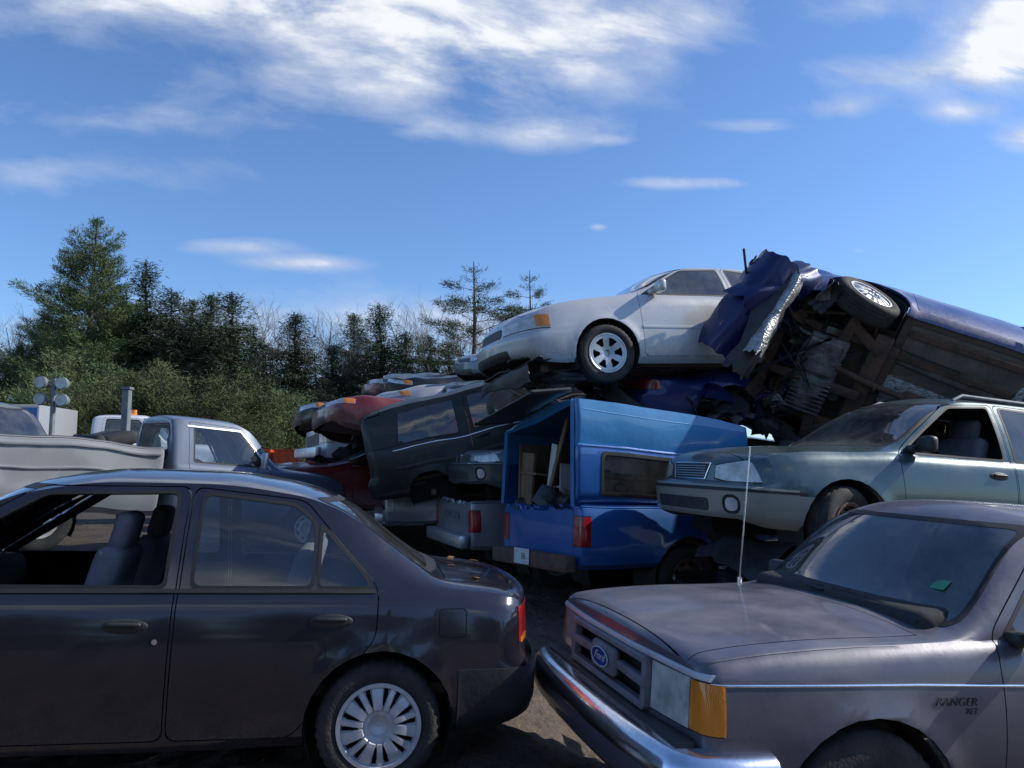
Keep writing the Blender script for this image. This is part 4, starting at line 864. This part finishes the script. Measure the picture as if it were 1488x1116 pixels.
def pickup(label,loc,rot,pm,group=None,warp=None,glass='glass',roof=1.6,bedmat=None,wheels=1,rearx=-1.4,bedend=-2.45,inter=False,lens='redlens',style='steel',rimmat='alu',name='pickup_truck',scale=1):
    S=truckcab(roof=roof); S['step']=.068
    S['patch']=[dict(n='headlight',tag='hl',ax='x',p=[(.48,.70),(1.2,.70),(1.2,.86),(.48,.86)],x=(1.6,3),ex=[((1.85,0,0),(-1,0,0))],m='headl',gap=.008,o=.008),dict(n='grille',tag='gr',ax='x',p=[(-.45,.66),(.45,.66),(.45,.87),(-.45,.87)],x=(1.75,3),m='plastic',mir=0,o=.003)]
    rt,sh,dr=car(S,name,label,'pickup truck',loc,rot,pm,group=group,warp=warp,glass=glass,inter=inter,wheels=(wheels,wheels),style=style,rimmat=rimmat,scale=scale)
    B=bedspec(bedend,-.62,axle=rearx,rail=1.03)
    B['patch'][0]['m']=lens
    b=truckbed(rt,B,bedmat or pm,warp=warp)
    bumper_rear(rt,bedend-.08,.55,.8,M['chrome2'],warp)
    prims('front_bumper',[('b',(2.1,0,.55),(.10,1.76,.17),(0,0,0),.03,2)],M['chrome2'],rt,40,warp)
    if wheels:
        for s in (1,-1): add_wheel(rt,rearx,s*.74,.34,.35,.2,style,s,rimmat=rimmat)
    return rt,sh,b
def at(loc,h,local):
    c,s=math.cos(rad(h)),math.sin(rad(h)); return (loc[0]-(c*local[0]-s*local[1]),loc[1]-(s*local[0]+c*local[1]),loc[2])
rt,sh,b=pickup('silver pickup truck with red tail lights beside the blue truck',at((-.45,8.95,.22),20,(-2.45,-.82)),(0,0,20),M['silver'],warp=crush(1.0,.03,11))
text('DAKOTA',.12,M['steel'],rt,Matrix.Translation((-2.46,0,.82))@FXm,'lettering',wide=1.3,bold=.003)
pickup('silver pickup truck with pale tail lights under a black wreck',at((-1.65,10.4,.42),10,(-2.45,-.82)),(0,0,10),M['silver'],warp=crush(.75,.03,12),lens='clear')
pickup('white pickup truck with missing hood trim on the stack',(-1.5,14.0,1.3),(0,0,206),M['white'],group=PILE,warp=crush(.95,.03,13))
car(cp(sedanA,step=.07),'crushed_car','dark red sedan with dented hood at the stack edge','car',(-1.9,12.9,.75),(0,-4,205),M['red'],group=PILE,warp=crush(.85,.05,14),bumpmat=M['red'],inter=False)
sC=cp(sedanB,step=.07)
def crushed(lab,loc,rot,mat,seed,zs=.5,wheels=(1,1,1,1),amp=.055,glass='dglass',skip=('windshield','rear_window'),S=None):
    return car(S or sC,'crushed_car',lab,'car',loc,rot,M[mat],group=PILE,warp=crush(zs,amp,seed,z0=.5),inter=False,wheels=wheels,glass=glass,skip=skip)
NW=(0,0,0,0); sD=cp(sedanB,step=.09)
crushed('flattened black sedan under the slate green wagon',(3.9,7.7,.05),(0,0,193),'black',21,.18,S=sD)
crushed('flattened dark grey sedan under the stack',(5.6,10.8,.1),(0,0,15),'green',22,.5,S=sD)
crushed('flattened silver sedan inside the stack',(6.6,11.4,1.1),(0,0,8),'silver',23,.6,S=sD)
crushed('dark crushed sedan with exposed engine bay on the stack',(-1.9,15.6,1.90),(6,-4,203),'black',24,.75,(1,1,0,0))
crushed('flattened black sedan with a bent roof high on the stack',(-.4,16.6,2.70),(-8,-3,200),'black',25,.6,NW)
crushed('tan crushed sedan with crumpled hood on the stack',(-.1,14.9,2.25),(2,1,205),'tan',26,.8,NW)
crushed('grey silver crushed sedan on the stack',(1.3,14.4,2.75),(-4,-4,200),'bluegrey',27,.7,NW)
crushed('flattened black sedan at the base of the stack',(-2.0,15.6,.6),(0,0,200),'black',28,.8,S=sD)
crushed('flattened green sedan at the base of the stack',(1.5,14.6,.5),(0,0,190),'green',29,.8,S=sD)
crushed('flattened dark red sedan inside the stack',(1.3,14.2,1.5),(0,3,196),'red',30,.7,NW)
crushed('black crushed sedan wedged behind the black wreck',(1.1,12.9,2.1),(-6,-3,196),'black',32,.75,(1,1,0,0))
crushed('silver crushed sedan wedged above the white pickup',(-.1,13.4,2.15),(3,2,206),'silver',33,.55,NW)
crushed('dark blue crushed sedan far back in the stack',(-2.2,18.6,1.9),(0,-2,201),'bluegrey',35,.7,S=sD)
crushed('flattened red sedan far back on the stack',(-1.0,18.0,2.75),(2,-3,196),'red',36,.5,NW,S=sD)
crushed('maroon crushed sedan wedged low beside the black wreck',(-.6,11.9,1.55),(4,-8,200),'red',37,.6,NW)
r=random.Random(31)
for k in range(44):
    x=r.uniform(-2.9,1.4); y=r.uniform(11.9,15.0); z=1.72+ (x+3.4)*.24+r.uniform(-.35,.12)
    o=crumple('scrap_metal',r.uniform(.25,.7),r.uniform(.18,.42),M[r.choice(['black','black','plastic','plastic','silver','red','bluegrey','rust','tan','underlight'])],None,Matrix.Translation((x,y,z))@Euler((r.uniform(-.8,.8),r.uniform(-.8,.8),r.uniform(0,6))).to_matrix().to_4x4(),k,amp=.10,curl=.10,nx=12,ny=10,f=4)
    o['label']='crumpled sheet metal wedged among the crushed cars'; o['category']='scrap metal'; o['group']='loose sheet metal in the stack'
for k in range(16):
    x=r.uniform(.7,3.2); o=crumple('scrap_metal',r.uniform(.25,.6),r.uniform(.2,.35),M[r.choice(['bluedark','plastic','underlight','black','silver'])],None,Matrix.Translation((x,r.uniform(8.8,9.4),r.uniform(2.2,2.62)))@Euler((r.uniform(-.7,.7),r.uniform(-.7,.7),r.uniform(0,6))).to_matrix().to_4x4(),k+50,amp=.09,curl=.12,nx=12,ny=10,f=4)
    o['label']='crumpled sheet metal wedged among the crushed cars'; o['category']='scrap metal'; o['group']='loose sheet metal in the stack'
bW,tW,rW=wheel_meshes(.31,.2,'steel')
if not tW.materials: tW.materials.append(M['rubber'])
for k,(x,y,z,a,b_) in enumerate(((-2.7,12.7,1.75,70,20),(-1.2,12.0,2.15,40,60),(.6,12.0,2.75,80,30),(2.1,8.7,1.95,85,10),(-.6,12.6,2.6,20,70),(1.3,8.9,2.35,60,-30),(2.9,7.6,.55,80,40),(2.2,6.95,.45,88,10))):
    o=mkobj('scrap_tyre',tW,None); o.location=(x,y,z); o.rotation_euler=(rad(a),rad(b_),rad(k*40)); o['label']='worn black tyre jammed between the crushed cars'; o['category']='tyre'; o['group']='loose tyres in the stack'
for k in range(9):
    x=r.uniform(-2.2,1.6); y=r.uniform(10.2,12.2); z=1.9+(x+2.2)*.22; p=Vector((x,y,z))
    o=prims('bent_pipe',[('t',[(0,0,0),(r.uniform(.2,.5),r.uniform(-.2,.2),r.uniform(-.1,.2)),(r.uniform(.6,1.2),r.uniform(-.3,.3),r.uniform(-.2,.3))],r.uniform(.012,.028),7)],M[r.choice(['rust','steel','int'])]); o.location=p; o['label']='bent metal pipe sticking out of the stack'; o['category']='pipe'; o['group']='bent pipes in the stack'
# --- old blue-grey truck with pale bed
S=truckcab(roof=1.75,hoodz=1.16,w=.92); S['keys']=[(k[0],k[1],k[2],k[3],k[4],k[5]+.08,k[6],k[7]+(.02),k[8]) for k in S['keys']]
S['windows']=[dict(p=[(-.26,1.15),(.68,1.15),(.34,1.585),(-.26,1.60)],d=0,t=.02)]; S['rearw']=(-.8,-.3,[(-.60,1.16),(.60,1.16),(.55,1.60),(-.55,1.60)])
rt,sh,dr=car(S,'pickup_truck','old blue grey pickup truck with crumpled white bed behind the sedan','pickup truck',(-4.55,11.0,.55),(1.8,4.5,42),M['bluegrey'],wheels=(1,1),style='steel',rimmat='whitep',glass='cglass')
ribbon(sh,[(-.36,1.60),(.36,1.60),(.78,1.12)],.025,.01,'window_molding',M['chrome2'],rt,-1)
prims('side_mirror',[('b',(.55,-1.12,1.22),(.05,.14,.22),(0,0,0),.02,2),('t',[(.6,-.85,1.12),(.56,-1.1,1.16)],.012),('t',[(.6,-.85,1.3),(.56,-1.1,1.28)],.012)],M['chrome2'],rt)
B=bedspec(-3.15,-.70,w=.98,rail=1.30,axle=-1.95); wb=crush(1,.035,41,z0=.9)
bs=truckbed(rt,B,M['dullwhite'],warp=wb); bumper_rear(rt,-3.25,.6,.9,M['steel'])
ribbon(bs,[(-3.1,1.22),(-.75,1.22)],.05,.03,'bed_rail',M['dullwhite'],rt,-1,warp=wb); ribbon(bs,[(-3.1,.95),(-.75,.95)],.03,.02,'bed_crease',M['dullwhite'],rt,-1,warp=wb)
for s in (1,-1): add_wheel(rt,-1.95,s*.84,.34,.36,.21,'steel',s,rimmat='whitep')
prims('bench_seat',[('b',(-1.15,-.2,1.33),(.4,.8,.18),(0,-20,8),.07,3),('b',(-1.3,-.2,1.22),(.14,.8,.4),(0,-50,8),.06,3)],M['int'],rt,60)
pickup('olive grey old pickup truck parked behind the white bed',(-8.6,12.6,.95),(0,0,-8),M['olive'],roof=1.75,warp=crush(1,.02,51),glass='dglass')
rt,sh,b=pickup('white utility pickup truck with amber roof beacon',(-8.0,16.5,1.05),(0,0,12),M['white'],roof=1.65)
prims('roof_beacon',[('b',(.0,0,1.66),(.12,.9,.05),(0,0,0),.01,1),('t',[(0,-.3,1.66),(0,-.3,1.78)],.06,12),('t',[(0,.3,1.66),(0,.3,1.78)],.06,12)],M['amber'],rt)
rt=root('box_trailer','white box trailer with blue stripe parked by the trees','trailer',(-17.0,24,.25),(0,0,4))
prims('body',[('b',(0,0,1.95),(6.2,2.4,2.5),(0,0,0),.06,2)]+[('b',(-2.9+k*.48,-1.21,1.9),(.03,.02,2.3)) for k in range(13)],M['dullwhite'],rt)
prims('stripe',[('b',(0,-1.215,2.95),(6.1,.02,.32))],M['truckblue'],rt)
prims('door',[('b',(1.9,-1.225,1.7),(.8,.02,1.8),(0,0,0),.005,1)],M['whitep'],rt)
for x in(-.5,.5): add_wheel(rt,x,-1.05,.45,.38,.22,'steel',-1)
prims('hitch',[('t',[(3.0,0,.8),(4.2,0,.7)],.05,8)],M['steel'],rt)
rt=root('floodlight_mast','grey mast with four round floodlights above the trucks','floodlight',(-8.75,15,.6))
prims('pole',[('t',[(0,0,0),(0,0,2.7)],.05,10),('t',[(-.25,0,2.55),(.25,0,2.55)],.025,8),('t',[(-.25,0,2.25),(.25,0,2.25)],.025,8)],M['steel'],rt)
for (x,z) in ((-.2,2.62),(.2,2.6),(-.2,2.3),(.22,2.28)):
    o=prims('lamp',[('t',[(x,-.14,z),(x,-.08,z),(x,.02,z),(x,.08,z)],[.115,.12,.09,.04],18)],M['steel'],rt); prims('lens',[('t',[(x,-.145,z),(x,-.142,z)],.105,18)],M['clear'],o)
o=prims('steel_post',[('b',(0,0,1.05),(.09,.09,2.1),(0,0,0),.008,1),('b',(0,0,2.12),(.12,.12,.03))],M['steel'],None); o.location=(-4.95,10.1,.5); o['label']='grey square steel post standing beside the old truck'; o['category']='post'
bm=bmesh.new(); addbox(bm,(0,0,.3),(1.15,.6,.6),(0,0,0),.03,2); bl=bm2mesh(bm,'concrete_block')
for i,(x,y,z) in enumerate(((-6.1,18,.5),(-4.85,18,.5),(-3.6,17.9,.5),(-5.5,18,1.1),(-4.2,18.05,1.1))):
    o=mkobj('concrete_block',bl,M['concrete']); o.location=(x,y,z); o.rotation_euler=(0,0,rad(random.uniform(-3,3))); o['label']='grey concrete barrier block stacked near the crushed cars'; o['category']='concrete block'; o['group']='stacked concrete blocks'
for i,(x,y) in enumerate(((-5.7,18),(-5.1,18.05),(-4.4,18.0))):
    o=prims('storage_bin',[('b',(0,0,.01),(.5,.42,.02)),('b',(-.24,0,.16),(.02,.42,.3),(0,-6,0)),('b',(.24,0,.16),(.02,.42,.3),(0,6,0)),('b',(0,-.2,.16),(.5,.02,.3),(6,0,0)),('b',(0,.2,.16),(.5,.02,.3),(-6,0,0)),('b',(0,-.24,.31),(.58,.03,.03)),('b',(0,.24,.31),(.58,.03,.03))],M['orange']); o.location=(x,y,1.702); o['label']='orange plastic bin sitting on concrete blocks'; o['category']='bin'; o['group']='orange bins'
for i in range(4):
    o=prims('wooden_plank',[('b',(0,0,0),(2.6,.2,.05),(0,0,0),.004,1)],M['lumber']); o.location=(-3.5+.1*i,13.0+.24*i,1.42+.03*i); o.rotation_euler=(0,rad(4),rad(-14+5*i)); o['label']='weathered board lying across the wrecks'; o['category']='plank'; o['group']='loose boards'
# ---------------------------------------------------------------- ground
def gz(x,y):
    def ss(a,b,t): t=max(0,min(1,(t-a)/(b-a))); return t*t*(3-2*t)
    near=.15+(-.33)*ss(-.1,.9,x); far=.2+.3*ss(9,14,y)
    left=.5*ss(-1.5,-4,x)*ss(6,10,y)
    return near*(1-ss(5.2,7.2,y))+max(far,left)*ss(5.2,7.2,y)
bm=bmesh.new()
xs=np.concatenate([np.linspace(-300,-16,8),np.linspace(-14,-3,30),np.linspace(-2.8,2.8,110),np.linspace(3,14,40),np.linspace(16,300,8)])
ys=np.concatenate([np.linspace(-60,1,8),np.linspace(1.3,9,130),np.linspace(9.3,24,40),np.linspace(26,600,14)])
G=[[None]*len(xs) for _ in ys]
for j,y in enumerate(ys):
    for i,x in enumerate(xs):
        z=gz(x,y)
        if -14<x<14 and 0<y<24:
            z+=.035*noise.noise(Vector((x*1.3,y*1.3,0)))+.04*noise.noise(Vector((x*4.5,y*4.5,3)))+.035*noise.noise(Vector((x*13,y*13,7)))
        G[j][i]=bm.verts.new((x,y,z))
for j in range(len(ys)-1):
    for i in range(len(xs)-1): bm.faces.new((G[j][i],G[j][i+1],G[j+1][i+1],G[j+1][i]))
m,nt,b=newmat('mud'); L=nt.links.new
tc=N(nt,'ShaderNodeTexCoord').outputs['Object']; n1=noise_(nt,tc,1.3,8,.7); n2=noise_(nt,tc,18,6,.7)
L(mixc(nt,maprange(nt,n2,.3,.7),(.065,.046,.034),(.16,.12,.09)),b.inputs['Base Color'])
L(maprange(nt,n1,.4,.6,.25,.9),b.inputs['Roughness'])
bp=N(nt,'ShaderNodeBump'); bp.inputs['Distance'].default_value=.06; bp.inputs['Strength'].default_value=.8; L(n2,bp.inputs['Height']); L(bp.outputs[0],b.inputs['Normal'])
g=mkobj('ground',bm2mesh(bm,'ground',180),m); g['kind']='structure'
# ---------------------------------------------------------------- trees
def blades(P,Dn,n,ln,wd,spread,r,jit=.10):
    k=len(P); P=np.repeat(P,n,0); D=np.repeat(Dn,n,0)+r.normal(0,spread,(k*n,3)); D/=np.linalg.norm(D,axis=1)[:,None]
    P=P+r.normal(0,jit,P.shape); l=ln*r.uniform(.6,1.2,(k*n,1)); S_=np.cross(D,r.normal(0,1,D.shape)); S_/=np.linalg.norm(S_,axis=1)[:,None]+1e-6
    a=P-S_*wd;b=P+S_*wd;c=P+D*l+S_*wd*.4;d=P+D*l-S_*wd*.4
    return np.stack([a,b,c,d],1).reshape(-1,3)
def quadmesh(name,V,mat):
    n=len(V)//4; me=bpy.data.meshes.new(name); me.vertices.add(len(V)); me.vertices.foreach_set('co',V.astype(np.float32).ravel())
    me.loops.add(n*4); me.loops.foreach_set('vertex_index',np.arange(n*4,dtype=np.int32)); me.polygons.add(n); me.polygons.foreach_set('loop_start',np.arange(0,n*4,4,dtype=np.int32))
    me.update(); me.validate(); me.materials.append(mat); return me
def conifer(H,Rm_,kind,seed,mat):
    r=np.random.default_rng(seed); bm=bmesh.new(); pts=[];rs=[]
    ox,oy=0,0
    for i in range(9):
        t=i/8; pts.append((ox,oy,H*t)); rs.append(max(.02,(.018*H)*(1-t)**.8)); ox+=r.normal(0,.04);oy+=r.normal(0,.04)
    addtube(bm,pts,rs,8)
    P=[];D=[]; z0={'pine':.16,'sparse':.30,'spruce':.05,'bush':.02}[kind]*H; z=z0
    while z<H*.985:
        t=(z-z0)/(H-z0)
        if kind=='spruce': L0=Rm_*(1-t)**.78*r.uniform(.68,1.14)+.10
        elif kind=='bush': L0=Rm_*(1-t**1.6)**.9*r.uniform(.6,1.1)+.15
        else: L0=Rm_*(math.sin(math.pi*min(1,(t*.80+.22)))**.8)*r.uniform(.55,1.15)*(1 if t<.85 else .8)+.15
        nb=int(r.integers(5,8)) if kind!='sparse' else int(r.integers(2,5))
        a0=r.uniform(0,6.28)
        for k in range(nb):
            a=a0+6.283*k/nb+r.normal(0,.25); l=L0*r.uniform(.6,1.12)
            el={'pine':.28+.3*t,'sparse':.3,'spruce':-.28+.55*t,'bush':.45}[kind]+r.normal(0,.1)
            d=np.array([math.cos(a)*math.cos(el),math.sin(a)*math.cos(el),math.sin(el)])
            i0=np.interp(z,[p[2] for p in pts],[p[0] for p in pts]);j0=np.interp(z,[p[2] for p in pts],[p[1] for p in pts]); base=np.array([i0,j0,z])
            tip=base+d*l+np.array([0,0,.08*l*l*(.15 if kind!='spruce' else -.1)])
            addtube(bm,[tuple(base),tuple(tip)],[.004*H*(1-t)+.012,.006],3,False)
            m=max(2,int(l/.26)); s0=.35 if kind=='pine' else (.5 if kind=='sparse' else .15)
            side=np.array([-math.sin(a),math.cos(a),0])
            for q in np.linspace(s0,1.02,m):
                p=base+(tip-base)*q
                wdt=.30*l*(1-q*.7)
                for sgn in ((-1,0,1) if l>.8 else (0,)):
                    P.append(p+side*sgn*wdt*r.uniform(.3,1)+r.normal(0,.05,3)); D.append(d*.7+side*sgn*.8+np.array([0,0,.25 if kind!='spruce' else -.15]))
        z+={'pine':.38,'sparse':.62,'spruce':.24,'bush':.28}[kind]*r.uniform(.7,1.3)
    P=np.array(P);D=np.array(D); nbl={'pine':15,'sparse':13,'spruce':12,'bush':24}[kind]
    V=blades(P,D,nbl,{'pine':.22,'sparse':.22,'spruce':.20,'bush':.13}[kind],{'pine':.016,'sparse':.016,'spruce':.018,'bush':.011}[kind],.55,r,.12)
    return bm2mesh(bm,'trunk'),quadmesh('crown',V,mat)
TM={'pineA':conifer(16,3.6,'pine',1,M['needles']),'pineB':conifer(14,3.2,'pine',2,M['needles']),'sparse':conifer(14,3.1,'sparse',3,M['needles']),
 'spA':conifer(11,2.7,'spruce',4,M['needles2']),'spB':conifer(11,3.0,'spruce',5,M['needles2']),'spC':conifer(11,2.4,'spruce',9,M['needles2']),'buA':conifer(5,1.9,'bush',6,M['needles3']),'buB':conifer(4.5,2.2,'bush',7,M['needles3'])}
HT={'pineA':16,'pineB':14,'sparse':14,'spA':11,'spB':11,'spC':11,'buA':5,'buB':4.5}
def treew(kind,x,Y,ztop,label,cat,name,group,wide=1):
    base=.45; s=(ztop-base)/HT[kind]
    rt=root(name,label,cat,(round(x,2),Y,base),(0,0,random.uniform(0,360)),group,(s*wide,s*wide,s))
    mkobj('trunk',TM[kind][0],M['bark'],rt); mkobj('crown',TM[kind][1],None,rt)
def tree(kind,u,v,Y,label,cat,name,group,wide=1): treew(kind,(u-744)/1146*Y,Y,1.6+(680-v)/1146*Y,label,cat,name,group,wide)
tree('pineA',122,308,45,'tall white pine with layered branches standing above the others','tree','pine_tree',None,1.1)
tree('sparse',690,375,50,'tall white pine rising behind the crushed cars','tree','pine_tree',None,1.2)
tree('sparse',772,388,58,'thin open pine rising behind the pearl sedan','tree','pine_tree',None,.95)
G2='conifers along the yard edge'
for (k,u,v,Y,w) in (('spC',205,375,47,1.3),('spA',244,418,46,1.35),('pineB',270,432,50,1.3),('spB',300,425,48,1.3),('spA',336,420,46,1.5),('pineB',60,440,49,1),('pineB',165,425,50,1.2),('spB',425,455,48,1.5),('spC',552,440,58,1.6),('spA',592,480,58,1.4),('spB',512,455,62,1.3),('spA',628,485,60,1.5),('spC',657,495,60,1.6),('spB',480,500,58,1.5),('pineB',20,500,46,1.2),('spB',720,500,62,1.6),('spA',800,500,64,1.4),('spC',385,498,55,1.5),('spB',870,520,64,1.4),('spA',-40,450,48,1.3),('spB',150,455,50,1.5),('spA',95,455,50,1.4),('spC',360,470,52,1.4)):
    tree(k,u,v,Y,'dark green conifer in the tree line behind the yard','tree','conifer_tree',G2,w)
for i,u in enumerate(range(50,430,22)):
    tree('buA' if i%2 else 'buB',u+random.uniform(-8,8),568+random.uniform(-55,25)+max(0,u-180)*.13,36+random.uniform(-2,4),'bushy young pine at the edge of the yard','bush','young_pine','young pines along the yard edge',1.1)
for i,u in enumerate(range(400,760,30)):
    tree('buA' if i%2 else 'buB',u,590+random.uniform(-22,20),44,'bushy young pine at the edge of the yard','bush','young_pine','young pines along the yard edge',1.5)
for i in range(16):
    treew(['spA','pineB','spB','spC'][i%4],-34+i*4.6+random.uniform(-1,1),-24+random.uniform(-5,4),random.uniform(7,12),'dark green conifer at the far side of the yard','tree','conifer_tree','conifers across the yard',1.5)
def bare(H,seed):
    r=random.Random(seed); bm=bmesh.new()
    def br(p,d,l,rad_,lv):
        q=p+d*l*.5+Vector((r.uniform(-1,1),r.uniform(-1,1),0))*l*.04; e=q+(d+Vector((r.uniform(-.2,.2),r.uniform(-.2,.2),.1))).normalized()*l*.5
        addtube(bm,[p,q,e],[rad_,rad_*.75,rad_*.5],4 if lv<2 else 3,False)
        if lv>=4: return
        for k in range(5 if lv==0 else 4):
            t=r.uniform(.35,1); s=p.lerp(e,t); a=r.uniform(0,6.28); el=r.uniform(.5,1.1)
            nd=(d*1.0+Vector((math.cos(a),math.sin(a),.25))*el*.8).normalized(); br(s,nd,l*r.uniform(.45,.65),rad_*.45,lv+1)
    br(Vector((0,0,0)),Vector((0,0,1)),H*.62,.009*H,0)
    return bm2mesh(bm,'trunk')
BM=[bare(12,i) for i in range(3)]
for i in range(40):
    u=-30+i*22+random.uniform(-10,10); Y=64+random.uniform(-6,10); v=468+random.uniform(-20,30)
    x=(u-744)/1146*Y; zt=1.6+(680-v)/1146*Y
    rt=root('bare_tree','leafless grey tree in the wood behind the conifers','tree',(x,Y,.4),(0,0,random.uniform(0,360)),'leafless trees behind the yard',zt/11.5)
    mkobj('trunk',BM[i%3],M['bark2'],rt)
# ---------------------------------------------------------------- world
w=bpy.data.worlds.new('World'); scene.world=w; w.use_nodes=True; nt=w.node_tree; L=nt.links.new
for n in list(nt.nodes): nt.nodes.remove(n)
EL,AZ=rad(36),rad(82)
out=N(nt,'ShaderNodeOutputWorld'); sky=N(nt,'ShaderNodeTexSky',sky_type='NISHITA'); sky.sun_disc=False; sky.sun_elevation=EL; sky.sun_rotation=AZ; sky.air_density=1.0; sky.dust_density=.4; sky.ozone_density=2.5
tc=N(nt,'ShaderNodeTexCoord'); sp=N(nt,'ShaderNodeSeparateXYZ'); L(tc.outputs['Generated'],sp.inputs[0])
ay=math_(nt,'MAXIMUM',math_(nt,'ABSOLUTE',sp.outputs[1]),.08)
a=math_(nt,'DIVIDE',sp.outputs[0],ay); e_=math_(nt,'DIVIDE',sp.outputs[2],ay)
cb=N(nt,'ShaderNodeCombineXYZ'); L(a,cb.inputs[0]); L(math_(nt,'ADD',math_(nt,'MULTIPLY',e_,2.4),math_(nt,'MULTIPLY',a,.4)),cb.inputs[1])
wn=N(nt,'ShaderNodeTexNoise'); wn.inputs['Scale'].default_value=4.6; wn.inputs['Detail'].default_value=13; wn.inputs['Roughness'].default_value=.60; wn.inputs['Distortion'].default_value=.3; L(cb.outputs[0],wn.inputs['Vector'])
wn2=N(nt,'ShaderNodeTexNoise'); wn2.inputs['Scale'].default_value=9.; wn2.inputs['Detail'].default_value=9; wn2.inputs['Roughness'].default_value=.55; L(cb.outputs[0],wn2.inputs['Vector'])
blobs=[(-.62,.66,.34,.06,.75),(-.36,.63,.26,.06,.72),(-.13,.59,.22,.09,.80),(.0,.53,.17,.06,.70),(.17,.60,.15,.06,.80),(.05,.44,.09,.025,.72),(-.12,.445,.05,.016,.65),(-.26,.51,.18,.035,.45),(-.60,.385,.20,.03,.45),(-.5,.46,.28,.03,.32),(-.37,.285,.07,.011,.85),(-.28,.264,.08,.010,.85),
 (.68,.57,.08,.06,2.0),(.53,.52,.12,.025,.75),(.42,.475,.06,.016,.8),(.31,.45,.05,.010,.65),(.68,.43,.04,.02,.8),(.60,.47,.05,.015,.65),(.23,.372,.09,.009,.68),(.13,.43,.03,.007,.6),(.112,.312,.012,.005,.8),(.45,.28,.012,.005,.5),(-.16,.19,.24,.045,.55),(-.45,.18,.4,.03,.42),(-.2,.10,.9,.07,.35),(.42,.62,.14,.025,.5),(1.3,.6,.5,.2,.5),(-1.6,.5,.5,.2,.4),(.2,1.1,.6,.2,.4)]
tot=None
for (a0,e0,sa,se,wt) in blobs:
    da=math_(nt,'DIVIDE',math_(nt,'SUBTRACT',a,a0),sa); de=math_(nt,'DIVIDE',math_(nt,'SUBTRACT',e_,e0),se)
    q=math_(nt,'ADD',math_(nt,'MULTIPLY',da,da),math_(nt,'MULTIPLY',de,de)); g_=math_(nt,'MULTIPLY',math_(nt,'EXPONENT',math_(nt,'MULTIPLY',q,-1.)),wt)
    tot=g_ if tot is None else math_(nt,'ADD',tot,g_)
mod=maprange(nt,wn.outputs[0],.30,.70,.25,1.4)
val=math_(nt,'ADD',math_(nt,'MULTIPLY',tot,mod),math_(nt,'MULTIPLY',math_(nt,'SUBTRACT',wn.outputs[0],.5),.5))
mask=maprange(nt,val,.13,1.1,0,.95)
shade=maprange(nt,wn2.outputs[0],.38,.62,.0,1.0)
cc=mixc(nt,math_(nt,'ADD',math_(nt,'MULTIPLY',shade,.5),maprange(nt,val,.7,1.4,.1,.8),clamp=True),(.46,.55,.72),(.92,.94,.98))
mt=N(nt,'ShaderNodeMix',data_type='RGBA',blend_type='MULTIPLY'); mt.inputs[0].default_value=1; L(sky.outputs[0],mt.inputs[6]); mt.inputs[7].default_value=(.72,.91,1.17,1)
b1=N(nt,'ShaderNodeBackground'); b1.inputs[1].default_value=.15; L(mt.outputs[2],b1.inputs[0])
b2=N(nt,'ShaderNodeBackground'); b2.inputs[1].default_value=1.05; L(cc,b2.inputs[0])
mx=N(nt,'ShaderNodeMixShader'); L(mask,mx.inputs[0]); L(b1.outputs[0],mx.inputs[1]); L(b2.outputs[0],mx.inputs[2]); L(mx.outputs[0],out.inputs[0])
l=bpy.data.lights.new('sun','SUN'); l.energy=5.0; l.angle=rad(.5); l.color=(1,.95,.87); so=bpy.data.objects.new('sun',l); COL.objects.link(so)
d=Vector((math.sin(AZ)*math.cos(EL),math.cos(AZ)*math.cos(EL),math.sin(EL))); so.rotation_euler=d.to_track_quat('Z','Y').to_euler(); so.location=(10,10,20)
cd=bpy.data.cameras.new('camera'); cd.sensor_width=36; cd.lens=1146/1488*36; cd.clip_end=2000; co=bpy.data.objects.new('camera',cd); COL.objects.link(co)
co.location=(0,0,1.6); co.rotation_euler=(rad(90+6.08),0,0); scene.camera=co
scene.view_settings.view_transform='Standard'
